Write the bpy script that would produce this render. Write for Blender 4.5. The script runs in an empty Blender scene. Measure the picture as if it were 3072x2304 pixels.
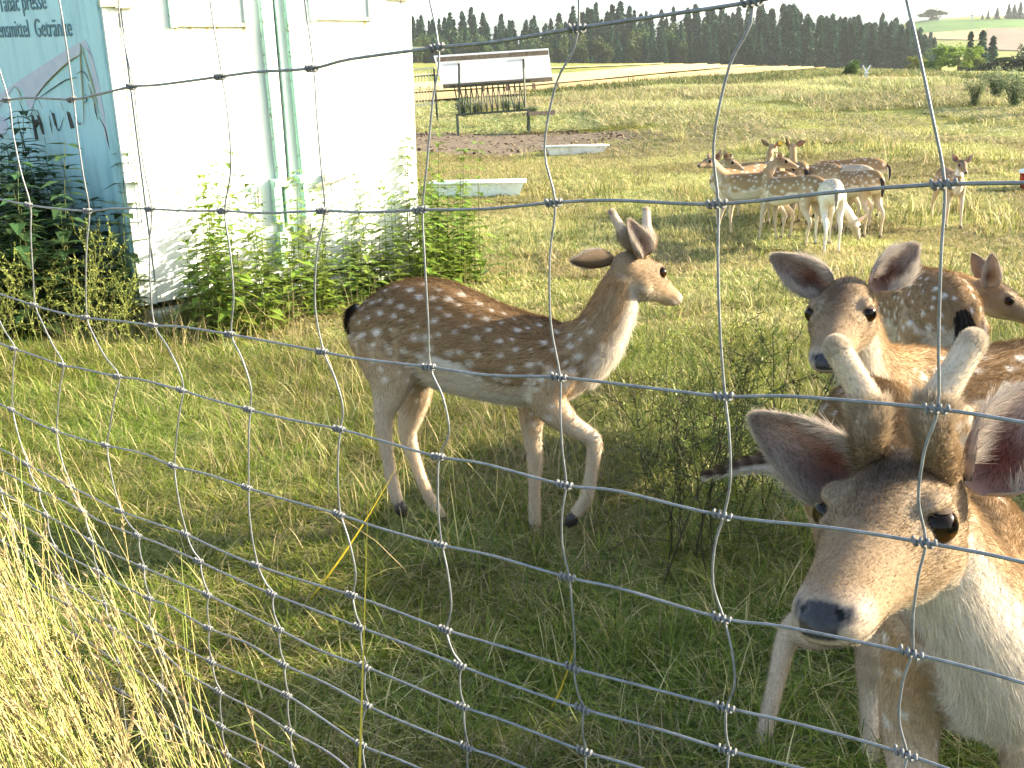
import bpy, bmesh, math, random
import numpy as np
from mathutils import Vector, Matrix, kdtree
rng = np.random.default_rng(7)
random.seed(7)
SC = bpy.context.scene
COL = SC.collection

# ------------------------------------------------------------------ camera
PITCH, ROLL, CAM_H, FPX = math.radians(15.0), math.radians(-1.5), 1.3, 2988.0   # FPX: focal length in photo pixels (3072 wide)
CAM = np.array([0, 0, CAM_H])
CF = np.array([0, math.cos(PITCH), -math.sin(PITCH)])
_u0 = np.array([0, math.sin(PITCH), math.cos(PITCH)])
CR = math.cos(ROLL) * np.array([1.0, 0, 0]) + math.sin(ROLL) * _u0
CU = -math.sin(ROLL) * np.array([1.0, 0, 0]) + math.cos(ROLL) * _u0
cam_d = bpy.data.cameras.new('camera')
cam_d.sensor_width, cam_d.lens = 36.0, 36.0 * FPX / 3072.0
cam_d.clip_start, cam_d.clip_end = 0.02, 6000
cam = bpy.data.objects.new('camera', cam_d)
COL.objects.link(cam)
cam.matrix_world = Matrix(((CR[0], CU[0], -CF[0], CAM[0]), (CR[1], CU[1], -CF[1], CAM[1]), (CR[2], CU[2], -CF[2], CAM[2]), (0, 0, 0, 1)))
SC.camera = cam

# ------------------------------------------------------------------ light
SUN_EL, SUN_AZ = math.radians(21), math.radians(8)      # azimuth from +X towards +Y
sun_dir = Vector((math.cos(SUN_EL) * math.cos(SUN_AZ), math.cos(SUN_EL) * math.sin(SUN_AZ), math.sin(SUN_EL)))
W = bpy.data.worlds.new('World')
SC.world = W
W.use_nodes = True
nt = W.node_tree
bg = nt.nodes['Background']
sky = nt.nodes.new('ShaderNodeTexSky')
sky.sky_type = 'NISHITA'
sky.sun_disc = False
sky.sun_elevation = SUN_EL
sky.sun_rotation = math.pi / 2 - SUN_AZ
sky.air_density, sky.dust_density, sky.ozone_density = 1.0, 2.5, 1.0
nt.links.new(sky.outputs[0], bg.inputs[0])
bg.inputs[1].default_value = 0.10
sl = bpy.data.lights.new('sun', 'SUN')
sl.energy, sl.angle, sl.color = 5.0, math.radians(0.5), (1.0, 0.86, 0.62)
so = bpy.data.objects.new('sun', sl)
COL.objects.link(so)
so.rotation_euler = sun_dir.to_track_quat('Z', 'Y').to_euler()
so.location = (30, 5, 20)
SC.view_settings.view_transform = 'Standard'
SC.view_settings.look = 'None'
SC.view_settings.exposure = 2.25
SC.view_settings.gamma = 1.0
SC.view_settings.use_curve_mapping = False
SC.render.engine = 'CYCLES'
SC.cycles.max_bounces = 4
SC.cycles.diffuse_bounces = 2
SC.cycles.transmission_bounces = 3
SC.cycles.glossy_bounces = 2
SC.cycles.transparent_max_bounces = 12
SC.cycles.volume_bounces = 0
SC.cycles.use_denoising = True
SC.cycles.use_adaptive_sampling = True
SC.cycles.adaptive_threshold = 0.025

# ------------------------------------------------------------------ helpers: picture geometry
def ray(px, py):
    d = CF + CR * ((px - 1536) / FPX) - CU * ((py - 1152) / FPX)
    return d
def P(px, py, z):                        # point seen at photo pixel (px,py) at camera depth z
    return CAM + ray(px, py) * z
def on_plane(px, py, o, n):              # ray / plane
    d = ray(px, py)
    return CAM + d * (np.dot(np.asarray(o) - CAM, n) / np.dot(d, n))
def nrm(v):
    v = np.asarray(v, float)
    return v / max(np.linalg.norm(v), 1e-12)

# terrain height: level paddock by the fence, rising gently to the wood
_ty = np.array([-40, 0, 8.5, 12, 16, 20, 30, 45, 60, 100, 160, 250, 330, 480, 2500.])
_tz = np.array([-.5, 0, 0, .12, .47, .86, 1.55, 2.42, 3.42, 5.6, 8.7, 13.8, 18, 24, 60.])
_fy = np.concatenate([np.linspace(-40, 80, 481), np.linspace(81, 2500, 1200)])
_fz = np.interp(_fy, _ty, _tz)
for _ in range(3):
    _w = np.clip(_fy * 0.08, 1.2, 30)
    _fz = (np.interp(_fy - _w, _fy, _fz) + np.interp(_fy + _w, _fy, _fz) + _fz) / 3
_fz -= np.interp(2.0, _fy, _fz)
def H(x, y):
    x = np.asarray(x, float); y = np.asarray(y, float)
    z = np.interp(y, _fy, _fz)
    near = np.clip((y - 7) / 12, 0, 1)
    z = z + near * (0.07 * np.sin(x * .7 + y * .23) + .06 * np.sin(y * .55 - x * .31 + 1.3))
    z = z + 0.015 * np.sin(x * 3.1 + 1.7 * np.sin(y * 1.9)) * np.clip((y + 1) / 3, 0, 1) * (1 - near)
    dip = np.clip((x - 45) / 60, 0, 1) * np.clip((y - 75) / 80, 0, 1) * np.clip((420 - y) / 120, 0, 1)
    return z - dip * 6.5
def G(px, py, lo=.6, hi=900):            # ground point seen at a photo pixel
    d = ray(px, py)
    s = np.geomspace(lo, hi, 700)
    pts = CAM + d * s[:, None]
    under = pts[:, 2] < H(pts[:, 0], pts[:, 1])
    k = int(np.argmax(under)) if under.any() else len(s) - 1
    a, b = s[max(k - 1, 0)], s[k]
    for _ in range(24):
        m = (a + b) / 2
        q = CAM + d * m
        if q[2] < H(q[0], q[1]): b = m
        else: a = m
    q = CAM + d * b
    return np.array([q[0], q[1], float(H(q[0], q[1]))])

# ------------------------------------------------------------------ helpers: objects
def put(name, data, parent=None, loc=None, mat=None, label=None, cat=None, group=None, kind=None):
    o = bpy.data.objects.new(name, data)
    COL.objects.link(o)
    if parent is not None: o.parent = parent
    if loc is not None: o.location = loc
    if mat is not None and data is not None and hasattr(data, 'materials') and not data.materials: data.materials.append(mat)
    tag(o, label, cat, group, kind)
    return o
def tag(o, label=None, cat=None, group=None, kind=None):
    if label: o['label'] = label
    if cat: o['category'] = cat
    if group: o['group'] = group
    if kind: o['kind'] = kind
    return o
def thing(name, loc, label, cat, group=None, rz=0.0):
    o = put(name, None, loc=tuple(float(v) for v in loc), label=label, cat=cat, group=group)
    o.empty_display_size = .2
    o.rotation_euler.z = rz
    return o
def mesh(name, v, f, mat=None, col=None, smooth=True):
    """v (n,3) array; f list of index tuples or a list of arrays (m,3)/(m,4); col (n,3) linear colours -> attribute Col"""
    me = bpy.data.meshes.new(name)
    v = np.asarray(v, np.float32)
    if isinstance(f, np.ndarray): f = [f]
    if len(f) and isinstance(f[0], np.ndarray):
        f = [a for a in f if len(a)]
        tot = np.concatenate([np.full(len(a), a.shape[1], np.int32) for a in f])
        idx = np.concatenate([a.ravel() for a in f]).astype(np.int32)
    else:
        tot = np.array([len(a) for a in f], np.int32)
        idx = np.array([i for a in f for i in a], np.int32)
    me.vertices.add(len(v)); me.vertices.foreach_set('co', v.ravel())
    me.loops.add(len(idx)); me.loops.foreach_set('vertex_index', idx)
    me.polygons.add(len(tot))
    me.polygons.foreach_set('loop_start', np.concatenate([[0], np.cumsum(tot)[:-1]]).astype(np.int32))
    me.polygons.foreach_set('loop_total', tot)
    me.polygons.foreach_set('use_smooth', np.full(len(tot), smooth, bool))
    if col is not None:
        a = me.color_attributes.new('Col', 'FLOAT_COLOR', 'POINT')
        c = np.ones((len(v), 4), np.float32); c[:, :3] = col
        a.data.foreach_set('color', c.ravel())
    me.update(calc_edges=True); me.validate()
    if mat is not None: me.materials.append(mat)
    return me
class MB:                                 # mesh collector
    def __init__(s): s.v, s.f, s.c, s.n = [], [], [], 0
    def add(s, v, f, col=None):
        v = np.asarray(v, float).reshape(-1, 3)
        s.v.append(v); s.f += [tuple(int(i) + s.n for i in t) for t in f]
        s.c.append(np.broadcast_to(np.asarray(col if col is not None else (1, 1, 1), float), (len(v), 3)).copy())
        s.n += len(v)
        return s
    def box(s, c, sz, M=None, col=None):
        q = np.array([[x, y, z] for x in (-.5, .5) for y in (-.5, .5) for z in (-.5, .5)]) * np.asarray(sz, float)
        if M is not None: q = q @ np.asarray(M).T
        return s.add(q + np.asarray(c, float), [(0, 1, 3, 2), (4, 6, 7, 5), (0, 4, 5, 1), (2, 3, 7, 6), (0, 2, 6, 4), (1, 5, 7, 3)], col)
    def bar(s, a, b, w, h=None, up=(0, 0, 1), col=None):
        a = np.asarray(a, float); b = np.asarray(b, float)
        x = nrm(b - a); y = np.cross(up, x)
        if np.linalg.norm(y) < 1e-4: y = np.cross((0, 1, 0), x)
        y = nrm(y); z = np.cross(x, y)
        return s.box((a + b) / 2, (np.linalg.norm(b - a), w, h or w), np.stack([x, y, z], 1), col)
    def tube(s, pts, r, n=6, col=None, cap=True, res=0):
        p = np.asarray(pts, float)
        rr = np.broadcast_to(np.asarray(r, float), (len(p),))
        if res:
            p, rr = spline(p, res), np.interp(np.linspace(0, len(rr) - 1, (len(rr) - 1) * res + 1), np.arange(len(rr)), rr)
        t = np.gradient(p, axis=0); t /= np.maximum(np.linalg.norm(t, axis=1, keepdims=True), 1e-9)
        ref = np.array([0, 0, 1.0]) if abs(t[0][2]) < .9 else np.array([1.0, 0, 0])
        x = nrm(np.cross(ref, t[0])); vs = []
        a = np.arange(n) / n * 2 * np.pi
        for i in range(len(p)):
            x = nrm(x - t[i] * np.dot(x, t[i])); y = np.cross(t[i], x)
            vs.append(p[i] + rr[i] * (np.cos(a)[:, None] * x + np.sin(a)[:, None] * y))
        f = [(i * n + j, i * n + (j + 1) % n, (i + 1) * n + (j + 1) % n, (i + 1) * n + j) for i in range(len(p) - 1) for j in range(n)]
        if cap: f += [tuple(range(n))[::-1], tuple((len(p) - 1) * n + j for j in range(n))]
        return s.add(np.concatenate(vs), f, col)
    def mesh(s, name, mat=None, off=None, smooth=True):
        v = np.concatenate(s.v)
        if off is not None: v = v - np.asarray(off)
        return mesh(name, v, s.f, mat, np.concatenate(s.c), smooth)
def spline(p, res):                       # Catmull-Rom
    p = np.asarray(p, float)
    q = np.concatenate([[2 * p[0] - p[1]], p, [2 * p[-1] - p[-2]]])
    out = []
    for i in range(len(p) - 1):
        a, b, c, d = q[i:i + 4]
        for t in np.arange(res) / res:
            out.append(.5 * (2 * b + (c - a) * t + (2 * a - 5 * b + 4 * c - d) * t * t + (3 * b - a - 3 * c + d) * t ** 3))
    out.append(p[-1])
    return np.array(out)

# ------------------------------------------------------------------ helpers: materials
def mat(name, base=(.5, .5, .5), rough=.6, metal=0, spec=.5):
    m = bpy.data.materials.new(name); m.use_nodes = True
    b = m.node_tree.nodes['Principled BSDF']
    b.inputs['Base Color'].default_value = (*base, 1)
    b.inputs['Roughness'].default_value = rough
    b.inputs['Metallic'].default_value = metal
    b.inputs['Specular IOR Level'].default_value = spec
    return m
class N:                                  # tiny node-graph builder
    def __init__(s, m): s.t = m.node_tree; s.b = s.t.nodes.get('Principled BSDF')
    def n(s, kind, **kw):
        x = s.t.nodes.new('ShaderNode' + kind)
        for k, v in kw.items():
            if k.startswith('i_'):
                key = k[2:]; key = int(key) if key.isdigit() else key.replace('_', ' ')
                if hasattr(v, 'is_linked') or isinstance(v, bpy.types.NodeSocket): s.t.links.new(v, x.inputs[key])
                else: x.inputs[key].default_value = v
            else: setattr(x, k, v)
        return x
    def l(s, a, b): s.t.links.new(a, b)
    def pos(s): return s.n('NewGeometry').outputs['Position']
    def noise(s, scale, detail=4, vec=None, rough=.55, dist=0):
        x = s.n('TexNoise', i_Scale=scale, i_Detail=detail, i_Roughness=rough, i_Distortion=dist)
        if vec is not None: s.l(vec, x.inputs['Vector'])
        return x.outputs['Fac']
    def ramp(s, fac, stops):
        x = s.n('ValToRGB'); s.l(fac, x.inputs[0])
        e = x.color_ramp.elements
        while len(e) < len(stops): e.new(.5)
        for k, (p_, c) in enumerate(stops):
            e[k].position = p_; e[k].color = (*c, 1) if len(c) == 3 else c
        return x.outputs[0]
    def mix(s, fac, a, b, mode='MIX'):
        x = s.n('Mix', data_type='RGBA', blend_type=mode)
        for sock, v in ((x.inputs[0], fac), (x.inputs[6], a), (x.inputs[7], b)):
            if isinstance(v, bpy.types.NodeSocket): s.l(v, sock)
            else: sock.default_value = v if not isinstance(v, tuple) else (*v, 1)[:4]
        return x.outputs[2]
    def math(s, op, a, b=0.0):
        x = s.n('Math', operation=op)
        for sock, v in ((x.inputs[0], a), (x.inputs[1], b)):
            if isinstance(v, bpy.types.NodeSocket): s.l(v, sock)
            else: sock.default_value = v
        return x.outputs[0]
    def bump(s, h, strength=.3, dist=.01):
        x = s.n('Bump', i_Strength=strength, i_Distance=dist); s.l(h, x.inputs['Height'])
        s.l(x.outputs[0], s.b.inputs['Normal'])
def leafy(name, trans=.35, rough=.55, vary=.25, spec=.3):
    """foliage / grass: colour attribute, shifted per instance, part of the light passes through"""
    m = mat(name, rough=rough, spec=spec); g = N(m)
    c = g.n('VertexColor', layer_name='Col').outputs[0]
    r = g.n('ObjectInfo').outputs['Random']
    hs = g.n('HueSaturation', i_Color=c)
    g.l(g.math('ADD', g.math('MULTIPLY', r, .04), .48), hs.inputs['Hue'])
    g.l(g.math('ADD', g.math('MULTIPLY', r, vary * 2), 1 - vary), hs.inputs['Value'])
    g.l(hs.outputs[0], g.b.inputs['Base Color'])
    if trans:
        tr = g.n('BsdfTranslucent'); g.l(hs.outputs[0], tr.inputs[0])
        mx = g.n('MixShader', i_0=trans); g.l(g.b.outputs[0], mx.inputs[1]); g.l(tr.outputs[0], mx.inputs[2])
        g.l(mx.outputs[0], g.t.nodes['Material Output'].inputs[0])
    return m
def colored(name, rough=.7, spec=.3, noise=None):
    m = mat(name, rough=rough, spec=spec); g = N(m)
    c = g.n('VertexColor', layer_name='Col').outputs[0]
    if noise:
        f = g.noise(noise[0], 5)
        c = g.mix(1.0, c, g.ramp(f, [(.3, (1 - noise[1],) * 3), (.7, (1 + noise[1],) * 3)]), 'MULTIPLY')
    g.l(c, g.b.inputs['Base Color'])
    return m
# ================================================================== LAND
def sstep(t): t = np.clip(t, 0, 1); return t * t * (3 - 2 * t)
_H0 = H
def H(x, y):
    x = np.asarray(x, float); y = np.asarray(y, float)
    return _H0(x, y) + 33 * sstep((x - 90) / 190) * sstep((y - 400) / 240) - .026 * x * sstep((y - 24) / 55) * sstep((1400 - np.abs(x)) / 800)

def grassy(name):                         # pasture seen from afar: green, yellow-green and straw patches
    m = mat(name, rough=.9, spec=.1); g = N(m); p = g.pos()
    big = g.noise(.35, 4, p, .6); mid = g.noise(2.3, 5, p, .65); fine = g.noise(38, 4, p, .7)
    c1 = g.ramp(mid, [(.32, (.11, .155, .030)), (.5, (.20, .225, .055)), (.68, (.32, .30, .11))])
    c2 = g.ramp(fine, [(.3, (.10, .15, .025)), (.5, (.22, .24, .06)), (.72, (.38, .34, .14))])
    c = g.mix(.5, c1, c2)
    c = g.mix(1.0, c, g.ramp(big, [(.35, (.75, .85, .7)), (.65, (1.15, 1.05, .95))]), 'MULTIPLY')
    g.l(c, g.b.inputs['Base Color'])
    g.bump(fine, .6, .05)
    return m
M_PASTURE = grassy('pasture_ground')
def soil(name, a, b, scale=9):
    m = mat(name, rough=.95, spec=.1); g = N(m); p = g.pos()
    f = g.noise(scale, 6, p, .7)
    g.l(g.ramp(f, [(.33, a), (.66, b)]), g.b.inputs['Base Color']); g.bump(f, .8, .04)
    return m
def crop(name, a, b, sx=.25, sy=4.0):
    m = mat(name, rough=.9, spec=.15); g = N(m); p = g.pos()
    mp = g.n('Mapping', i_Vector=p, i_Scale=(sx, sy, 1.0))
    f = g.noise(1.0, 5, mp.outputs[0], .65); f2 = g.noise(.12, 3, p)
    c = g.ramp(f, [(.3, a), (.7, b)])
    c = g.mix(1.0, c, g.ramp(f2, [(.35, (.85, .85, .85)), (.65, (1.12, 1.08, 1.0))]), 'MULTIPLY')
    g.l(c, g.b.inputs['Base Color']); g.bump(f, .5, .05)
    return m
ys = np.concatenate([np.arange(-8, 22, .4), 22 * 1.045 ** np.arange(0, 108)]); ys = ys[ys < 2600]
ts = np.linspace(-1, 1, 121); xs_ = np.sign(ts) * (np.abs(ts) * 14 + np.abs(ts) ** 4 * 1500)
X_, Y_ = np.meshgrid(xs_, ys)
gv = np.stack([X_, Y_, H(X_, Y_)], -1).reshape(-1, 3)
nx, ny = len(xs_), len(ys)
ii = (np.arange(ny - 1)[:, None] * nx + np.arange(nx - 1)).ravel()
gf = np.stack([ii, ii + 1, ii + nx + 1, ii + nx], 1)
put('ground', mesh('ground', gv, gf, M_PASTURE), kind='structure')

def drape(name, pts, m, off, nrow=10, ncol=40, kind='structure'):
    """sheet of land between two picture lines: pts rows of (px, y_far, y_near), laid on the terrain"""
    pts = np.array(pts, float); px = np.linspace(pts[0, 0], pts[-1, 0], ncol)
    yf = np.interp(px, pts[:, 0], pts[:, 1]); yn = np.interp(px, pts[:, 0], pts[:, 2])
    v = []
    for k in range(nrow):
        for i in range(ncol):
            q = G(px[i], yn[i] + (yf[i] - yn[i]) * k / (nrow - 1)); q[2] += off; v.append(q)
    i0 = (np.arange(nrow - 1)[:, None] * ncol + np.arange(ncol - 1)).ravel()
    return put(name, mesh(name, np.array(v), np.stack([i0, i0 + 1, i0 + ncol + 1, i0 + ncol], 1), m), kind=kind)
M_WHEAT = crop('ripe_wheat', (.50, .40, .18), (.66, .54, .27))
M_TAN = crop('tan_stubble', (.36, .26, .13), (.48, .36, .19))
drape('wheat_field', [(1100, 262, 292), (1590, 232, 262), (1700, 222, 252), (2000, 194, 221), (2200, 185, 202), (2420, 184, 190)], M_WHEAT, .10)
drape('stubble_field', [(1100, 298, 322), (1590, 266, 288), (2000, 226, 242), (2200, 206, 228), (2420, 194, 208), (2525, 190, 200)], M_TAN, .10)
drape('upper_wheat_field', [(1100, 236, 241), (1640, 204, 208), (1800, 198, 201), (1990, 190, 192)], M_WHEAT, .12, 6, 30)
drape('stubble_strip', [(2330, 249, 253), (2480, 239, 247), (2600, 233, 243), (2730, 229, 241), (2850, 231, 243), (2940, 237, 243)], M_WHEAT, .06, 5, 30)
drape('green_field', [(2740, 63, 101), (2900, 60, 102), (3200, 55, 86)], crop('young_crop', (.07, .16, .035), (.11, .21, .05)), .3, 12, 20)
drape('ploughed_field', [(2960, 86.5, 150), (3200, 83, 160)], crop('ploughed_earth', (.20, .155, .115), (.26, .20, .145)), .4, 10, 16)
drape('stubble_edge', [(2760, 102, 118), (2958, 88, 122)], M_TAN, .35, 6, 12)
# far wooded ridge
rx = np.linspace(-400, 2600, 60); v = []
for k, yy in enumerate((1900, 2100, 2500)):
    for x in rx:
        v.append((x, yy, (0, 205, 90)[k] * (1 + .03 * math.sin(x * .011) + .02 * math.sin(x * .037)) - 25))
i0 = (np.arange(2)[:, None] * 60 + np.arange(59)).ravel()
put('far_hills', mesh('far_hills', np.array(v), np.stack([i0, i0 + 1, i0 + 61, i0 + 60], 1), soil('far_woodland', (.05, .09, .09), (.07, .11, .11), .02)), kind='structure')

# bare trampled soil below the hay rack
c0 = G(1480, 428); v, f = [c0 + (0, 0, .03)], []
SOIL_C = c0
nb = 60
for r_ in (.5, 1.0):
    for k in range(nb):
        a = k / nb * 2 * math.pi
        rr = 1 + .18 * math.sin(3 * a + 1) + .10 * math.sin(7 * a) + .07 * math.sin(13 * a + 2)
        q = c0 + np.array([math.cos(a) * 2.9 * rr * r_, math.sin(a) * 1.7 * rr * r_, 0])
        q[2] = H(q[0], q[1]) + (.035 if r_ < 1 else .006); v.append(q)
for k in range(nb):
    f.append((0, 1 + k, 1 + (k + 1) % nb)); f.append((1 + k, 1 + nb + k, 1 + nb + (k + 1) % nb, 1 + (k + 1) % nb))
put('bare_soil', mesh('bare_soil', np.array(v), f, soil('trampled_soil', (.085, .068, .05), (.20, .165, .125), 7)), kind='structure')
cl = MB()
for k in range(420):
    a = random.random() * 6.28; r_ = math.sqrt(random.random())
    x, y = c0[0] + math.cos(a) * 2.9 * r_, c0[1] + math.sin(a) * 1.75 * r_
    s = random.uniform(.015, .05); q = rng.normal(0, 1, (6, 3)); base = np.array([[1, 0, 0], [-1, 0, 0], [0, 1, 0], [0, -1, 0], [0, 0, 1], [0, 0, -1.]])
    b = random.choice([.6, 1, 1, 1.6])
    cl.add((base * (1, 1, .6) + q * .2) * s + (x, y, H(x, y) + .03), [(0, 2, 4), (2, 1, 4), (1, 3, 4), (3, 0, 4), (2, 0, 5), (1, 2, 5), (3, 1, 5), (0, 3, 5)], np.array((.10, .075, .05)) * b)
put('soil_clods', cl.mesh('soil_clods', colored('clod', .95, .1)), kind='stuff', label='loose dark clods on the trampled soil under the hay rack', cat='soil')

# ------------------------------------------------------------------ trees
M_BARK = mat('bark', (.09, .065, .045), .9); M_NEEDLE = leafy('needles', .18, .6, .22, .15); M_LEAF = leafy('leaves', .3, .55, .18, .25)
def tri_cloud(pos, size, direc, jitter, col, colvar, aspect=.45):
    """many small leaf triangles at pos, pointing along direc"""
    n = len(pos)
    d = direc + rng.normal(0, jitter, (n, 3)); d /= np.linalg.norm(d, axis=1, keepdims=True)
    s = np.cross(d, rng.normal(0, 1, (n, 3))); s /= np.linalg.norm(s, axis=1, keepdims=True)
    L = size * rng.uniform(.6, 1.3, (n, 1))
    v = np.stack([pos - s * L * aspect - d * L * .4, pos + s * L * aspect - d * L * .4, pos + d * L * .6], 1).reshape(-1, 3)
    c = np.repeat(np.asarray(col) * rng.uniform(1 - colvar, 1 + colvar, (n, 1)), 3, 0)
    return v, np.arange(3 * n).reshape(-1, 3), c
def spruce_mesh(seed, n=1500, h=1.0, w=.17):
    r = np.random.default_rng(seed)
    lev = np.sort(r.uniform(.02, .985, 60)); P_, D_ = [], []
    for z in lev:
        R = w * (1 - z) ** .95 * r.uniform(.75, 1.15) + .005
        nb_ = max(4, int(11 * (1 - z) + 3))
        for a in r.uniform(0, 6.283, nb_):
            Rb = R * r.uniform(.65, 1.2)
            k = max(2, int(n / 60 / nb_ * 2.4))
            t = r.uniform(.1, 1, k)
            P_.append(np.stack([np.cos(a) * Rb * t, np.sin(a) * Rb * t, z - Rb * .5 * t ** 1.6 + r.normal(0, .008, k)], 1) + r.normal(0, .008, (k, 3)))
            D_.append(np.tile([np.cos(a), np.sin(a), -.55], (k, 1)))
    top = r.uniform(.93, 1, 26)
    P_.append(np.stack([r.normal(0, .006, 26), r.normal(0, .006, 26), top], 1)); D_.append(np.tile([0, 0, 1.], (26, 1)))
    P_ = np.concatenate(P_); D_ = np.concatenate(D_)
    return tri_cloud(P_ * h, .040 * h, D_, .35, (.022, .076, .042), .5, .4)
SPR = []
for s in range(5):
    v, f, c = spruce_mesh(s, w=(.17, .15, .19, .16, .21)[s])
    t = MB().tube([(0, 0, -.03), (0, 0, .5), (0, 0, .97)], (.014, .009, .002), 6, (.09, .07, .05))
    SPR.append((mesh('spruce_crown', v, f, M_NEEDLE, c), t.mesh('trunk', M_BARK)))
def blob_mesh(seed, blobs, n, size, col, colvar=.35):
    r = np.random.default_rng(seed); P_, D_ = [], []
    for (bx, by, bz, brx, brz) in blobs:
        u = r.normal(0, 1, (n, 3)); u /= np.linalg.norm(u, axis=1, keepdims=True)
        rad = r.uniform(.35, 1, (n, 1)) ** .5 * (1 + .18 * np.sin(u[:, :1] * 7 + bz * 20) * np.sin(u[:, 2:] * 6 + bx * 30))
        P_.append(np.array([bx, by, bz]) + u * rad * (brx, brx, brz)); D_.append(u + (0, 0, .2))
    return tri_cloud(np.concatenate(P_), size, np.concatenate(D_), .7, col, colvar, .5)
def decid(seed, col, nb=9, spread=.3, n=260, size=.06):
    r = np.random.default_rng(seed + 50)
    bl = [(0, 0, .6, .3, .35)]
    for k in range(nb):
        a = r.uniform(0, 6.28); q = r.uniform(.1, spread)
        bl.append((math.cos(a) * q, math.sin(a) * q, r.uniform(.25, .86) - q * .35, r.uniform(.10, .19), r.uniform(.10, .18)))
    v, f, c = blob_mesh(seed, bl, n, size, col)
    t = MB().tube([(0, 0, -.03), (.01, 0, .3), (0, .01, .7)], (.03, .022, .006), 6, (.09, .07, .05))
    for k in range(5):
        a = r.uniform(0, 6.28); z0 = r.uniform(.2, .5)
        t.tube([(0, 0, z0), (math.cos(a) * .12, math.sin(a) * .12, z0 + .15), (math.cos(a) * .22, math.sin(a) * .22, z0 + .24)], (.012, .008, .002), 5, (.09, .07, .05))
    return mesh('leafy_crown', v, f, M_LEAF, c), t.mesh('trunk', M_BARK)
DEC = [decid(s, c) for s, c in enumerate([(.055, .10, .028), (.08, .13, .034), (.06, .11, .035)])]
BUSH = [decid(s + 10, c, 12, .36, 240, .05) for s, c in enumerate([(.15, .22, .04), (.19, .25, .04)])]
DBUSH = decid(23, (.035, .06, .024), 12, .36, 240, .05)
def tree(name, proto, base, h, w, label, cat='tree', group=None, rz=None):
    o = thing(name, base, label, cat, group, random.random() * 6.28 if rz is None else rz)
    o.scale = (w, w, h)
    put('crown', proto[0], o); put('trunk', proto[1], o)
    return o
def top_h(base, py):                      # tree height so that its top shows at photo row py
    d = np.asarray(base) - CAM; rr = ray(1536 + FPX * np.dot(d, CR) / np.dot(d, CF), py)
    q = CAM + rr * (base[1] / rr[1])
    return q[2] - base[2]
SKY = np.array([(1100, 45), (1225, 40), (1290, 38), (1390, 30), (1440, 26), (1485, 66), (1512, 36), (1560, 68), (1600, 48), (1700, 40), (1715, 20), (1800, 8), (1900, 12), (2000, 24), (2100, 14), (2145, 2), (2200, 28), (2260, 2), (2320, 6), (2380, 8), (2420, 36), (2460, 36), (2500, 40), (2560, 46), (2610, 60), (2640, 46), (2690, 52), (2730, 66), (2790, 104)], float)
BASE = np.array([(1100, 232), (1645, 202), (2000, 187), (2200, 181), (2420, 181), (2540, 188), (2800, 196)], float)
n_sp = 0
for row in range(6):
    step = 27 + row * 2
    for px in np.arange(1150 + (row % 2) * 16, 2795, step):
        px = px + random.uniform(-9, 9)
        dr = ray(px, np.interp(px, BASE[:, 0], BASE[:, 1])); yy_ = 255 + row * 13 + random.uniform(-3, 3)
        b = CAM + dr * (yy_ / dr[1])
        b[2] = H(b[0], b[1])
        sky_y = np.interp(px, SKY[:, 0], SKY[:, 1])
        frac = (.50, .62, .74, .85, .93, 1.0)[row] + random.uniform(-.07, .05)
        if px > 2350: frac = max(frac, .86 + random.uniform(-.05, .08))
        ty = 188 + (sky_y + random.uniform(-4, 12) - 188) * frac
        h = max(top_h(b, ty), 5)
        leafy_here = (px < 2050 and random.random() < (.5, .45, .4, .25, .12, .04)[row])
        if leafy_here:
            tree('deciduous_tree', random.choice(DEC), b, h * .92, max(h * random.uniform(.6, .8), 5), 'round-headed leafy tree among the dark spruces at the edge of the wood', group='leafy trees at the wood edge')
        else:
            tree('spruce_tree', random.choice(SPR), b, h, h * random.uniform(1.05, 1.5), 'dark green spruce in the wood beyond the ripe fields', group='spruces of the wood')
            n_sp += 1
# right-hand trees and bushes beyond the crest
def far_plant(name, proto, px, py_base, py_top, wpx, D, label, cat, group=None):
    b = P(px, py_base, D); b[2] = H(b[0], b[1])
    h = top_h(b, py_top); w = wpx / FPX * D
    return tree(name, proto, b, h, w * 1.5, label, cat, group)
for px, t, w in ((2905, 96, 70), (2940, 92, 84), (2972, 108, 70)):
    far_plant('spruce_tree', SPR[4], px, 205, t, w * 1.9, 150 + px % 7, 'broad dark spruce between the sunlit bushes and the ploughed field', 'tree', 'broad spruces by the ploughed field')
far_plant('leafy_bush', BUSH[0], 2818, 230, 128, 105, 108, 'large round light green bush lit from the right beside the spruces', 'bush', None)
far_plant('leafy_bush', BUSH[1], 2872, 232, 126, 92, 104, 'tall pointed light green bush with sunny yellow right side', 'bush', None)
far_plant('leafy_bush', BUSH[1], 2752, 212, 160, 52, 112, 'small yellow-green bush standing alone before the dark wood end', 'bush', None)
far_plant('leafy_bush', BUSH[0], 2936, 234, 168, 46, 100, 'narrow light green bush right of the large bushes', 'bush', None)
for px, t, w in ((2985, 165, 90), (3035, 160, 90), (3085, 140, 90)):
    far_plant('leafy_bush', DBUSH, px, 236, t, w, 98, 'dark shaded bush below the ploughed field', 'bush', 'dark bushes below the ploughed field')
far_plant('leafy_bush', DBUSH, 3062, 200, 112, 40, 140, 'dark upright tree at the foot of the ploughed field', 'tree', None)
b = G(2555, 232); tree('leafy_bush', DEC[1], b, top_h(b, 177), 55 / FPX * b[1] * 1.2, 'single dark green bush on the grassy bank of the field', 'bush')
b = G(2165, 243); tree('leafy_bush', DEC[2], b, top_h(b, 222), 48 / FPX * b[1] * 1.3, 'low rounded shrub on the bank below the stubble field', 'bush')
b = G(2795, 62); tree('deciduous_tree', DEC[0], b, top_h(b, 19), 110 / FPX * b[1], 'large round tree alone on the hilltop green field', 'tree')
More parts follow.
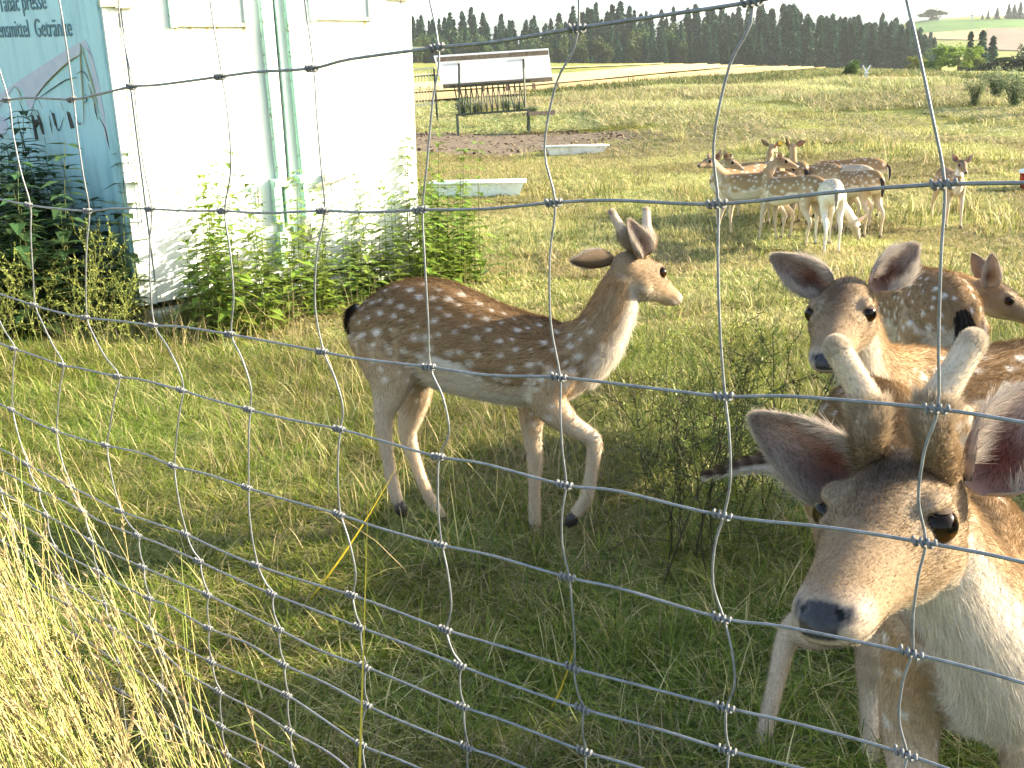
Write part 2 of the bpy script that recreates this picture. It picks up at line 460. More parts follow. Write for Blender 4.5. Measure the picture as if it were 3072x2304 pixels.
for k, (px, t) in enumerate(((2947, 40), (2963, 30), (2990, 21), (3024, 10), (3040, 13), (3058, 6), (3080, 5))):
    b = G(px, 58); tree('spruce_tree', SPR[k % 5], b, top_h(b, t), top_h(b, t) * 2.0, 'conifer in the short row on the hilltop horizon', 'tree', 'conifers on the hilltop')
# small pale markers on the hill
for px, py, lab in ((2819, 62, 'small white shrine beside the round hilltop tree'), (2916, 58, 'small white pillar alone on the hilltop field edge')):
    b = G(px, py + 1)
    o = thing('wayside_shrine', b, lab, 'shrine')
    put('pillar', MB().box((0, 0, .9), (1.0, 1.0, 2.4)).mesh('pillar', mat('limewash', (.8, .78, .72), .8), smooth=False), o)
    put('roof', MB().add([(-.75, -.75, 2.1), (.75, -.75, 2.1), (.75, .75, 2.1), (-.75, .75, 2.1), (0, 0, 3.1)], [(0, 1, 4), (1, 2, 4), (2, 3, 4), (3, 0, 4), (3, 2, 1, 0)]).mesh('roof', mat('shrine_roof', (.25, .10, .07), .8), smooth=False), o)

SHADE = [decid(70 + s, (.05, .085, .025), 16, .36, 800, .06) for s in range(2)]
# dense shrubs added out of view on the right to shade the turf
for k in range(11):
    x, y = 6.0 + .45 * (k % 2) + random.uniform(-.1, .1), -1.3 + k * .46
    tree('added_shade_shrub', SHADE[k % 2], (x, y, float(H(x, y))), random.uniform(2.5, 2.72) + .12 * (k % 2), 2.5, 'dense leafy shrub added out of view right of the paddock to shade the turf by the fence', 'shrub', 'added shrubs shading the fence')
# ================================================================== OLD SALES TRAILER (container)
KM = np.array([[0.7254955674721021, -0.6879994846557084, 0.01768871651116967], [0.6872805455974325, 0.7229113539470017, -0.07102553046481594], [0.03607815435451735, 0.0636858182642937, 0.9973176441487331]])
KO = np.array([-2.498, 6.648, 0.141])
KW, KL, KH = 2.4, 5.2, 2.35
def k_w(x, y, z): return KO + KM @ np.array([x, y, z], float)
def k_door(px, py):                       # local (x,z) on the door face
    q = KM.T @ (on_plane(px, py, KO, -KM[:, 1]) - KO); return q[0], q[2]
def k_side(px, py):                       # local (y,z) on the left side
    q = KM.T @ (on_plane(px, py, KO, -KM[:, 0]) - KO); return q[1], q[2]
KOFF = KO.copy(); KOFF[2] = 0
trailer = thing('sales_trailer', KOFF, 'weathered pale turquoise box trailer with peeling lettering and white rear doors', 'trailer')
def kmesh(mb, name, m, smooth=False):
    v = np.concatenate(mb.v) @ KM.T + KO - KOFF
    return mesh(name, v, mb.f, m, np.concatenate(mb.c), smooth)
def kpart(mb, name, m, parent=None, label=None, smooth=False):
    return put(name, kmesh(mb, name, m, smooth), parent or trailer, label=label)
M_PAINT = mat('turquoise_paint', (.5, .72, .74), .45); g = N(M_PAINT)
tc = g.n('TexCoord').outputs['Object']
mp = g.n('Mapping', i_Vector=tc, i_Scale=(3.0, 3.0, .5))
streak = g.noise(2.2, 6, mp.outputs[0], .7); spot = g.noise(16, 6, tc, .75)
c = g.ramp(streak, [(.30, (.26, .50, .56)), (.50, (.40, .68, .74)), (.72, (.47, .73, .78))])
c = g.mix(g.ramp(spot, [(.68, (0, 0, 0)), (.76, (.5, .5, .5))]), c, (.18, .20, .17))
g.l(c, g.b.inputs['Base Color']); g.bump(g.noise(30, 3, tc), .08, .004)
M_DOOR = mat('white_paint', (.82, .87, .84), .4); g = N(M_DOOR)
tc = g.n('TexCoord').outputs['Object']
mp = g.n('Mapping', i_Vector=tc, i_Scale=(9, 9, .7))
f1 = g.noise(1.4, 6, mp.outputs[0], .75)
c = g.mix(g.ramp(f1, [(.66, (0, 0, 0)), (.74, (.55, .55, .55))]), (.80, .87, .84), (.45, .40, .26))
g.l(c, g.b.inputs['Base Color'])
M_GREEN = mat('mint_paint', (.42, .66, .56), .45); g = N(M_GREEN)
f1 = g.noise(22, 5, g.pos(), .75)
g.l(g.ramp(f1, [(.36, (.16, .13, .08)), (.42, (.36, .58, .49)), (.75, (.46, .70, .60))]), g.b.inputs['Base Color'])
M_RUST = soil('rusty_iron', (.07, .045, .03), (.26, .20, .13), 30)
M_DIRTY = soil('dirty_white_metal', (.30, .29, .22), (.66, .66, .55), 26)
M_RUBBER = mat('black_rubber', (.03, .03, .028), .7)
# body shell (rear wall is behind the doors)
kpart(MB().box((KW / 2, KL / 2, KH / 2), (KW, KL - .03, KH)), 'box_body', M_PAINT)
# corner posts and frame round the doors, each its own piece
for x in (.055, KW - .055):
    kpart(MB().box((x, -.012, KH / 2), (.11, .034, KH + .01)), 'corner_post', M_DOOR)
kpart(MB().box((KW / 2, -.015, .07), (KW - .224, .03, .14)), 'door_sill', M_DOOR)
kpart(MB().box((KW / 2, -.015, KH - .05), (KW - .224, .03, .1)), 'door_head', M_DOOR)
sx, _ = k_door(838, 300)
for a, b in ((.118, sx - .012), (sx + .012, KW - .118)):
    d = kpart(MB().box(((a + b) / 2, -.022, .145 + (KH - .26) / 2), (b - a, .03, KH - .26)), 'door', M_DOOR)
    # framed box panel at the top of each door
    lo = .0
    xa, za = k_door(508, 68) if a < 1 else k_door(925, 50)
    xb = k_door(727, 56)[0] if a < 1 else k_door(1098, 40)[0]
    kpart(MB().box((xa, -.048, za + .3), (.045, .036, .66)), 'panel_frame', M_GREEN if a < 1 else M_DOOR, d)
    kpart(MB().box((xb, -.048, za + .3), (.03, .036, .66)), 'panel_frame', M_DOOR, d)
    kpart(MB().box(((xa + xb) / 2, -.047, za - .012), (xb - xa - .05, .034, .024)), 'panel_ledge', M_DIRTY, d)
    kpart(MB().box(((xa + xb) / 2, -.041, za + .3), (xb - xa - .06, .006, .6)), 'panel', M_DOOR, d)
# long locking rods, seals and gear
def kline(pts, on='d', y=-.05):
    return [np.array([k_door(*p)[0], y, k_door(*p)[1]]) for p in pts]
for pts, r in (([(763, -40), (800, 330), (824, 560), (838, 720)], .020), ([(786, -40), (815, 330), (834, 545)], .006), ([(838, -40), (873, 330), (893, 530), (907, 720)], .019), ([(862, -40), (888, 330), (904, 520)], .006)):
    kpart(MB().tube(kline(pts, y=-.062), r, 8, res=4), 'lock_rod', M_GREEN, smooth=True)
kpart(MB().tube(kline([(812, -40), (846, 330), (866, 610), (874, 705)], y=-.043), .010, 6, res=3), 'door_seal', M_GREEN, smooth=True)
for px, py in ((818, 545), (891, 533)):
    x, z = k_door(px, py)
    kpart(MB().box((x, -.075, z), (.10, .05, .055)).box((x - .03, -.105, z), (.03, .02, .03)), 'rod_bracket', M_GREEN)
for px, py, h in ((815, 600, .30), (848, 605, .34), (905, 690, .2), (832, 745, .26)):
    x, z = k_door(px, py)
    kpart(MB().box((x, -.07, z), (.055, .05, h)), 'rod_guide', M_GREEN if px < 860 else M_DIRTY)
kpart(MB().tube([np.array([k_door(*p)[0], y, k_door(*p)[1]]) for p, y in (((925, 560), -.06), ((955, 545), -.09), ((985, 540), -.10), ((1040, 516), -.11))], (.014, .016, .013, .010), 7, res=3), 'door_handle', M_DIRTY, smooth=True)
x, z = k_door(962, 530); kpart(MB().box((x, -.075, z), (.05, .05, .05)).tube([(x + .03, -.08, z - .02), (x + .03, -.09, z - .09), (x + .055, -.09, z - .12)], .008, 5), 'handle_clasp', M_DIRTY)
kpart(MB().tube([np.array([k_door(*p)[0], y, k_door(*p)[1]]) for p, y in (((727, 571), -.08), ((738, 556), -.09), ((754, 553), -.08), ((762, 566), -.06))], (.008, .014, .014, .008), 6, res=3), 'door_handle', M_GREEN, smooth=True)
kpart(MB().tube(kline([(762, 570), (764, 600), (766, 622)], y=-.05), (.008, .006, .003), 5), 'handle_clasp', M_DIRTY)
# grooves beside the corner posts, dark rubber
for pts in ([(346, 40), (384, 380), (420, 690)], [(1192, 0), (1204, 240), (1214, 520), (1222, 700)]):
    kpart(MB().tube(kline(pts, y=-.041), .0035, 5), 'door_gasket', M_RUBBER)
# top bracket with rust at the corner, hinges
x, z = k_door(335, 22); kpart(MB().box((.05, -.04, z + .02), (.14, .03, .035)).box((.13, -.05, z), (.12, .03, .012)), 'hinge', M_DIRTY)
x, z = k_door(1192, 4); kpart(MB().box((KW - .12, -.05, z + .02), (.2, .03, .03)), 'hinge', M_DIRTY)
# bumper and chassis under the doors
kpart(MB().box((KW / 2, -.04, -.10), (KW - .1, .12, .09)), 'bumper', M_DOOR)
kpart(MB().box((KW / 2, KL / 2, -.13), (KW - .5, KL - .2, .2)), 'chassis', M_RUBBER)
for x, y in ((.25, .3), (KW - .25, .3), (.25, KL - .4), (KW - .25, KL - .4)):
    kpart(MB().box((x, y, -.26), (.3, .5, .24)), 'support_block', M_RUST)
# base edge trim on the long side
kpart(MB().box((-.012, KL / 2, .05), (.022, KL - .1, .1)), 'side_skirt', M_PAINT)
kpart(MB().box((-.010, .05, KH / 2), (.018, .10, KH)), 'corner_strip', M_PAINT)
# lettering on the shaded side
M_LETTER = mat('faded_lettering', (.10, .17, .21), .7); g = N(M_LETTER)
f1 = g.noise(55, 4, g.pos(), .8); g.l(g.ramp(f1, [(.35, (.06, .10, .13)), (.6, (.16, .28, .33))]), g.b.inputs['Base Color'])
def letters(txt, p_end, height_px_pts, shear=.0):
    """text whose right end sits at photo pixel p_end; height from a second pixel"""
    ye, ze = k_side(*p_end); h = height_px_pts
    cu = bpy.data.curves.new('lettering', 'FONT'); cu.body = txt; cu.align_x = 'RIGHT'; cu.size = h; cu.extrude = .0012; cu.space_character = 1.02
    tmp = bpy.data.objects.new('tmp', cu); COL.objects.link(tmp)
    dg = bpy.context.evaluated_depsgraph_get(); dg.update()
    me0 = tmp.evaluated_get(dg).to_mesh(); v = np.array([q.co[:] for q in me0.vertices]); fs = [tuple(p_.vertices) for p_ in me0.polygons]
    tmp.evaluated_get(dg).to_mesh_clear(); bpy.data.objects.remove(tmp)
    mb = MB(); mb.add(np.stack([-.0045 - v[:, 2], ye - v[:, 0], ze + v[:, 1]], 1), fs)
    return kpart(mb, 'lettering', M_LETTER)
hy = k_side(105, 66)[1] - k_side(105, 118)[1]
letters('Lebensmittel  Getränke', (220, 108), abs(hy) * 1.5)
letters('Tabac presse', (142, 26), abs(hy) * 1.5)
# peeled paint: pale undercoat patches and dark curled flakes
M_UNDER = mat('bare_undercoat', (.56, .58, .66), .7); g = N(M_UNDER)
g.l(g.ramp(g.noise(9, 4, g.pos()), [(.35, (.50, .54, .62)), (.7, (.60, .61, .67))]), g.b.inputs['Base Color'])
M_CRACK = mat('cracked_edge', (.06, .06, .045), .8); M_FLAKE = mat('old_glue', (.42, .36, .20), .8)
def side_poly(pts, x=-.004):
    q = [k_side(*p) for p in pts]; n = len(q)
    v = [(x, a, b) for a, b in q] + [(.002, a, b) for a, b in q]
    f = [tuple(range(n))] + [(i, (i + 1) % n, n + (i + 1) % n, n + i) for i in range(n)]
    return MB().add(v, f)
for pts in ([(0, 282), (60, 240), (130, 195), (200, 150), (257, 118), (266, 140), (280, 175), (270, 160), (243, 132), (240, 168), (205, 188), (175, 215), (145, 245), (110, 292), (95, 330), (82, 318), (70, 270), (45, 258), (0, 320)],
            [(262, 145), (276, 160), (295, 240), (310, 320), (325, 395), (345, 470), (362, 560), (372, 600), (350, 560), (338, 480), (315, 400), (298, 310), (280, 240)],
            [(0, 345), (18, 352), (26, 385), (10, 410), (0, 420)]):
    kpart(side_poly(pts), 'peeled_patch', M_UNDER)
def slivers(lines, m, w, name):
    for pts in lines:
        mb = MB(); q = [(-.007, *k_side(*p)) for p in pts]
        rr = np.interp(np.linspace(0, 1, len(q)), [0, .5, 1], [w * .4, w, w * .3])
        mb.tube(q, rr, 4, res=3)
        kpart(mb, name, m)
slivers([[(243, 132), (247, 150), (245, 180), (250, 260), (254, 330), (254, 375)], [(250, 140), (262, 190), (278, 245), (292, 300), (296, 315)], [(108, 292), (145, 245), (205, 188), (240, 165)],
         [(268, 250), (280, 290), (300, 340)], [(45, 258), (60, 275), (70, 310)]], M_FLAKE, .006, 'paint_flake')
slivers([[(98, 340), (106, 370), (112, 410)], [(115, 330), (128, 370), (136, 402)], [(154, 330), (165, 360), (176, 390), (183, 385), (195, 350)], [(204, 340), (212, 365), (220, 385)], [(225, 350), (240, 372), (248, 366)],
         [(118, 300), (130, 325)], [(185, 305), (192, 330)], [(220, 300), (230, 330)], [(30, 345), (40, 390), (52, 440)], [(60, 380), (75, 430), (84, 470)], [(88, 350), (96, 400)], [(135, 410), (142, 435)],
         [(100, 362), (115, 368), (108, 385)], [(258, 282), (263, 300), (255, 310)], [(270, 245), (262, 225), (248, 214), (232, 222)], [(110, 300), (160, 265), (200, 240), (232, 232)], [(300, 350), (318, 385), (326, 420), (338, 470), (345, 520)],
         [(284, 300), (290, 335), (296, 360)], [(20, 430), (30, 480), (28, 520)], [(150, 345), (155, 375), (160, 400)], [(60, 300), (75, 340), (90, 350), (105, 320)]], M_CRACK, .0045, 'paint_flake')
# black leftover slivers of the old sign
for pts in ([(202, 334), (210, 338), (224, 382), (214, 386)], [(157, 338), (163, 340), (172, 378), (166, 376)], [(112, 345), (117, 350), (134, 403), (128, 400)], [(95, 345), (101, 348), (116, 418), (108, 420)], [(99, 360), (112, 358), (117, 372), (110, 382)]):
    kpart(side_poly(pts, -.006), 'paint_flake', M_CRACK)
rs = MB()
for px, py, L in ((518, 75, 30), (560, 72, 22), (612, 70, 38), (640, 68, 20), (722, 64, 46), (1085, 60, 110)):
    (x0, z0), (x1, z1) = k_door(px - 5, py), k_door(px + 8, py + L)
    rs = MB().add([(x0, -.0395, z0), (x0 + .025, -.0395, z0), (x0 + .018, -.0395, z1), (x0 + .006, -.0395, z1)], [(0, 1, 2, 3)])
    kpart(rs, 'rust_stain', mat('rust_run', (.62, .52, .24), .7))

# ================================================================== HAY RACK
fb = G(1480, 408); D0 = float(np.dot(fb - CAM, CF))
ax = nrm(np.array([P(1589, 400, D0)[0] - P(1359, 413, D0)[0], .25, 0])); ay = np.array([-ax[1], ax[0], 0])
def fl(x, y, z): return ax * x + ay * y + np.array([0, 0, z + .045 * x])
rack = thing('hay_rack', fb, 'green metal hay rack with white corrugated roof and V-shaped bars', 'feeder')
M_RACK = mat('dark_green_steel', (.035, .06, .04), .55); g = N(M_RACK)
g.l(g.ramp(g.noise(40, 4, g.pos(), .7), [(.4, (.015, .035, .022)), (.62, (.05, .055, .035))]), g.b.inputs['Base Color'])
M_SHEET = mat('white_corrugated_plastic', (.86, .89, .92), .4)
g = N(M_SHEET); tr = g.n('BsdfTranslucent'); tr.inputs[0].default_value = (.88, .91, .95, 1); mx = g.n('MixShader', i_0=.6)
g.l(g.b.outputs[0], mx.inputs[1]); g.l(tr.outputs[0], mx.inputs[2]); g.l(mx.outputs[0], g.t.nodes['Material Output'].inputs[0])
M_BOARD = soil('weathered_board', (.16, .12, .09), (.30, .24, .18), 14)
hw = .75
for s in (-1, 1):
    put('leg', MB().bar(fl(s * hw, -.12, -.03), fl(s * hw, 0, .47), .05).mesh('leg', M_RACK, smooth=False), rack)
    put('leg', MB().bar(fl(s * hw + .04, .34, -.03), fl(s * hw + .01, .03, .44), .045).mesh('leg', M_RACK, smooth=False), rack)
    put('post', MB().bar(fl(s * hw * .93, .0, .49), fl(s * hw * .89, -.02, 1.60), .03).mesh('post', M_RACK, smooth=False), rack)
put('rail', MB().bar(fl(-hw - .03, .0, .48), fl(hw + .03, .0, .48), .045).mesh('rail', M_RACK, smooth=False), rack)
put('rail', MB().bar(fl(-hw - .1, .3, 1.06), fl(hw + .12, .3, 1.06), .035).mesh('rail', M_RACK, smooth=False), rack)
nbar = 13
for k in range(nbar):
    x0 = -hw + (k + .5) * 2 * hw / nbar
    for s in (-1, 1):
        put('hay_bar', MB().tube([fl(x0, .01, .49), fl(x0 + s * hw / nbar * 1.05, .3, 1.05)], .013, 5).mesh('hay_bar', M_RACK), rack)
# corrugated roof sheet: high front edge, low rear edge
v, f, nxs = [], [], 150
for j in range(2):
    for i in range(nxs + 1):
        x = -1.20 + 2.36 * i / nxs; w = .006 * math.sin(i * math.pi / 1.0 + .4)
        for dz in (0, .006):
            v.append(fl(x - .0 + (.20 if j else 0), -.22 + j * .62, 1.66 - j * .55 + w + dz))
def vi(j, i, k): return (j * (nxs + 1) + i) * 2 + k
for i in range(nxs):
    f.append((vi(0, i, 0), vi(1, i, 0), vi(1, i + 1, 0), vi(0, i + 1, 0))); f.append((vi(0, i, 1), vi(0, i + 1, 1), vi(1, i + 1, 1), vi(1, i, 1)))
    for j in (0, 1): f.append((vi(j, i, 0), vi(j, i + 1, 0), vi(j, i + 1, 1), vi(j, i, 1)) if j == 0 else (vi(j, i, 0), vi(j, i, 1), vi(j, i + 1, 1), vi(j, i + 1, 0)))
put('roof_sheet', mesh('roof_sheet', np.array(v), f, M_SHEET, smooth=False), rack)
put('roof_board', MB().bar(fl(-1.14, -.20, 1.585), fl(1.16, -.20, 1.585), .03, .09).mesh('roof_board', M_BOARD, smooth=False), rack)
put('roof_board', MB().bar(fl(-.98, .37, 1.07), fl(1.36, .37, 1.07), .03, .09).mesh('roof_board', M_BOARD, smooth=False), rack)
tray = MB(); tray.box(fl(1.02, 0, .36), (.52, .34, .02), np.stack([ax, ay, [0, 0, 1.]], 1))
for s in (-1, 1):
    tray.box(fl(1.02, s * .175, .39), (.52, .02, .08), np.stack([ax, ay, [0, 0, 1.]], 1)); tray.box(fl(1.02 + s * .27, 0, .39), (.02, .37, .08), np.stack([ax, ay, [0, 0, 1.]], 1))
put('mineral_tray', tray.mesh('mineral_tray', M_BOARD, smooth=False), rack)
# cream railing panel behind the trailer
gb = G(1312, 368); D1 = float(np.dot(gb - CAM, CF))
gate = thing('railing_gate', gb, 'cream wrought-iron railing panel with scrolls beside the hay rack', 'railing')
M_CREAM = mat('cream_paint', (.68, .63, .45), .6); sc = D1 / FPX
def gl(px, py): return np.array([(px - 1312) * sc, (px - 1312) * -.0006, (368 - py) * sc])
put('post', MB().bar(gl(1313, 372), gl(1309, 212), .05).mesh('post', M_RACK, smooth=False), gate)
for y0, y1 in ((216, 211), (326, 310)): put('rail', MB().bar(gl(1180, y0), gl(1312, y1), .05, .04).mesh('rail', M_CREAM, smooth=False), gate)
put('rail', MB().bar(gl(1180, 238), gl(1311, 228), .02).mesh('rail', M_CREAM, smooth=False), gate)
for px in range(1186, 1310, 9):
    put('baluster', MB().tube([gl(px, 318), gl(px - 2, 214)], .011, 5).mesh('baluster', M_CREAM), gate)
for px in range(1200, 1306, 26):
    for s in (-1, 1):
        a = np.linspace(0, 5.2, 14); q = [gl(px + s * (11 - 9 * math.cos(t) * (1 - t / 8)), 268 + 7 * math.sin(t) * (1 - t / 8)) for t in a]
        put('scroll', MB().tube(q, .008, 4).mesh('scroll', M_RACK), gate)
bp = G(1240, 330); o = thing('wooden_pole', bp, 'pale horizontal pole on a post beyond the trailer corner', 'pole')
put('post', MB().bar((-.6, 0, -.1), (-.6, 0, top_h(bp, 141)), .08).mesh('post', M_BOARD, smooth=False), o)
put('crossbar', MB().bar((-.7, 0, top_h(bp, 141)), (.42, 0, top_h(bp, 144)), .05).mesh('crossbar', M_CREAM, smooth=False), o)

# ================================================================== TROUGHS, BUCKET, POSTS
M_TUB = mat('white_plastic', (.80, .82, .84), .35); g = N(M_TUB)
g.l(g.ramp(g.noise(5, 5, g.pos(), .65), [(.35, (.55, .56, .54)), (.5, (.78, .80, .82)), (.8, (.84, .85, .86))]), g.b.inputs['Base Color'])
def trough(px, py, L, Wd, h, ang, label):
    b = G(px, py); o = thing('feed_trough', b, label, 'trough', rz=ang)
    def rect(l, w, z): return [(-l / 2, -w / 2, z), (l / 2, -w / 2, z), (l / 2, w / 2, z), (-l / 2, w / 2, z)]
    v = rect(L * .86, Wd * .62, 0) + rect(L * .985, Wd * .95, h) + rect(L * 1.02, Wd * 1.06, h) + rect(L * 1.02, Wd * 1.06, h - .02) + rect(L * .955, Wd * .88, h) + rect(L * .84, Wd * .56, .025)
    f = [(3, 2, 1, 0)]
    for a, c in ((0, 1), (2, 4), (4, 5), (3, 2)):
        for i in range(4): f.append((a * 4 + i, a * 4 + (i + 1) % 4, c * 4 + (i + 1) % 4, c * 4 + i))
    for i in range(4): f.append((4 + i, 4 + (i + 1) % 4, 12 + (i + 1) % 4, 12 + i))
    f.append((20, 21, 22, 23))
    put('basin', mesh('basin', np.array(v), f, M_TUB, smooth=False), o)
    rim = MB()
    put('rim', MB().tube(rect(L * 1.02, Wd * 1.06, h - .01) + [rect(L * 1.02, Wd * 1.06, h - .01)[0]], .014, 6).mesh('rim', M_TUB), o)
    return o
trough(1437, 588, 1.25, .46, .20, -.02, 'white plastic feed trough lying beside the trailer, grey in its own shade')
trough(1726, 464, 1.15, .34, .17, .16, 'bright white long feed trough on the grass in front of the bare soil')
bb = G(3082, 568); o = thing('feed_bucket', bb, 'red bucket with a white lid on the pasture', 'bucket')
a = np.arange(24) / 24 * 2 * np.pi
def lathe(prof, n=24):
    v = [(r_ * math.cos(t), r_ * math.sin(t), z) for r_, z in prof for t in np.arange(n) / n * 2 * math.pi]
    f = [(i * n + j, i * n + (j + 1) % n, (i + 1) * n + (j + 1) % n, (i + 1) * n + j) for i in range(len(prof) - 1) for j in range(n)]
    return MB().add(v, f)
put('bucket_body', lathe([(.0, .0), (.085, 0), (.105, .20), (.112, .20), (.112, .215)]).mesh('bucket_body', mat('red_plastic', (.62, .05, .03), .4)), o)
put('lid', lathe([(.118, .205), (.12, .235), (.10, .25), (0, .275)]).mesh('lid', M_TUB), o)
put('handle', MB().tube([(.115 * math.cos(t), .02, .17 + .0 - .06 * math.sin(t)) if 0 else (.118 * math.cos(t), -.12 * math.sin(t), .19 - .05 * math.sin(t)) for t in np.linspace(0, math.pi, 12)], .004, 5).mesh('handle', M_RACK), o)
for px, y0, y1 in ((1378, 285, 262), (1450, 281, 258), (1522, 280, 258), (1601, 276, 257), (1671, 274, 257), (1741, 270, 260)):
    b = G(px, y0); o = tag(put('fence_post', MB().box((0, 0, top_h(b, y1) / 2), (.14, .14, top_h(b, y1) + .2)).mesh('fence_post', M_BOARD, smooth=False), loc=b), 'short dark wooden post in the line along the field edge', 'post', 'posts along the field edge')
b = G(2597, 246); o = thing('marker_post', b, 'white forked marker post standing in the tall grass of the far pasture', 'post'); hh = top_h(b, 196)
put('pole', MB().bar((0, 0, -.1), (0, 0, hh * .66), .07).mesh('pole', mat('pale_blue_paint', (.45, .58, .66), .6), smooth=False), o)
for s in (-1, 1): put('fork_arm', MB().bar((0, 0, hh * .62), (s * .16, 0, hh), .05).mesh('fork_arm', M_TUB, smooth=False), o)
put('crossbar', MB().bar((-.1, -.05, hh * .55), (.1, -.05, hh * .55), .04).mesh('crossbar', M_TUB, smooth=False), o)
mb_ = G(822, 952); v, f = [], []
for i in range(9):
    for j in range(18):
        t = j / 18 * 6.283; r_ = .16 * (1 - i / 8) * (1 + .15 * math.sin(3 * t) + .08 * math.sin(7 * t + i)); v.append((r_ * math.cos(t), r_ * .8 * math.sin(t), .09 * math.sin(i / 8 * 1.57) + random.uniform(-.006, .006) - .01))
for i in range(8):
    for j in range(18): f.append((i * 18 + j, i * 18 + (j + 1) % 18, (i + 1) * 18 + (j + 1) % 18, (i + 1) * 18 + j))
put('molehill', mesh('molehill', np.array(v), f, soil('mole_earth', (.14, .11, .08), (.30, .24, .17), 40)), loc=mb_, label='small mound of crumbly earth in the grass before the trailer', cat='molehill')
# ================================================================== WIRE FENCE
FZ0 = .73
_fp = np.array([P(x, y, FZ0 * (1 + .15 * k)) for k, x, y in zip(range(8), (2810, 2170, 1675, 1285, 965, 688, 458, 255), (1227, 1189, 1132, 1101, 1055, 1003, 976, 953))])
FO = _fp.mean(0); FD = nrm((_fp[7] - _fp[0]) * (1, 1, 0)); FN = np.array([-FD[1], FD[0], 0])
ROWS = {
 'A': [(3072, -165), (2700, -80), (2255, 5), (1730, 85), (1310, 143), (935, 205), (660, 230), (395, 260), (215, 298), (20, 300), (-150, 318)],
 'B': [(3200, 520), (2830, 553), (2150, 612), (1660, 608), (1262, 630), (968, 633), (668, 633), (449, 627), (262, 633), (85, 615), (-70, 590)],
 'C': [(3200, 1222), (2810, 1227), (2170, 1189), (1675, 1132), (1285, 1101), (965, 1055), (688, 1003), (458, 976), (255, 953), (100, 915), (-40, 868)],
 'D': [(3200, 1735), (2773, 1628), (2167, 1547), (1693, 1455), (1313, 1370), (1016, 1287), (745, 1229), (544, 1171), (352, 1130), (185, 1095), (40, 1046), (-70, 1010)],
 'E': [(3200, 2045), (2733, 1960), (2165, 1855), (1702, 1732), (1320, 1634), (1016, 1543), (740, 1463), (518, 1398), (316, 1336), (165, 1292), (33, 1229), (-80, 1180)],
 'F': [(3200, 2380), (2716, 2262), (2176, 2123), (1718, 2004), (1335, 1889), (1054, 1785), (768, 1695), (555, 1602), (358, 1532), (209, 1459), (78, 1392), (-40, 1330)],
 'G': [(3100, 2520), (2700, 2395), (2182, 2251), (1747, 2127), (1378, 1996), (1077, 1881), (814, 1781), (595, 1683), (412, 1607), (249, 1535), (112, 1469), (-20, 1400)],
 'H': [(2690, 2560), (2190, 2400), (1753, 2254), (1387, 2120), (1094, 2000), (835, 1888), (621, 1784), (427, 1701), (274, 1624), (138, 1546), (0, 1475)],
 'I': [(2200, 2555), (1770, 2390), (1399, 2241), (1098, 2115), (849, 1993), (624, 1884), (446, 1795), (290, 1713), (160, 1640), (30, 1560)],
 'J': [(1780, 2530), (1410, 2370), (1082, 2233), (860, 2086), (633, 1986), (450, 1888), (312, 1812), (180, 1735), (50, 1650)],
 'K': [(1420, 2500), (1100, 2350), (867, 2192), (657, 2076), (483, 1959), (335, 1885), (205, 1815), (70, 1740)],
 'L': [(1110, 2470), (882, 2300), (662, 2179), (483, 2062), (350, 1985), (222, 1905), (90, 1825)],
 'M': [(900, 2410), (679, 2265), (488, 2153), (362, 2075), (235, 1995), (105, 1912)],
}
fence = thing('wire_fence', (FO[0], FO[1], 0), 'galvanised wire mesh fence with twisted knots across the whole view', 'fence')
FOFF = np.array([FO[0], FO[1], 0])
M_WIRE = mat('galvanised_wire', (.2, .22, .24), .5, .35); g = N(M_WIRE)
f1 = g.noise(90, 4, g.pos(), .7); g.l(g.ramp(f1, [(.3, (.14, .15, .165)), (.7, (.27, .29, .31))]), g.b.inputs['Base Color']); g.bump(f1, .25, .001)
def fpt(px, py, off=0.0): return on_plane(px, py, FO, FN) + FN * off
FROW = {}
FSHIFT = {'A': 0, 'B': 0, 'C': 0, 'D': 0, 'E': 0, 'F': 0, 'G': 0, 'H': 1, 'I': 2, 'J': 3, 'K': 4, 'L': 5, 'M': 6}
FPITCH = .173
for key, nodes in ROWS.items():
    own = [fpt(*p) for p in nodes]; s0 = FSHIFT[key]
    if s0 == 0: own = [own[1] - FD * FPITCH] + own[1:]; own[0][2] = own[1][2]
    # the mesh runs on past both edges of the picture
    FROW[key] = [own[0] - FD * FPITCH * i for i in range(s0 + 4, 0, -1)] + own + [own[-1] + FD * FPITCH * i for i in range(1, 22 - s0 - len(own))]
    for q_ in FROW[key]: q_ += FN * 0
    pts = []
    for i, q in enumerate(FROW[key]):
        pts.append(q)
        if i < len(FROW[key]) - 1:
            d = FROW[key][i + 1] - q; t = random.uniform(.42, .66)
            pts.append(q + d * t + np.array([0, 0, random.uniform(-.003, .004)]) + FN * random.uniform(-.004, .004))
    put('line_wire', MB().tube(pts, .0015 if key != "A" else .0017, 7, res=5).mesh('line_wire', M_WIRE, off=FOFF), fence)
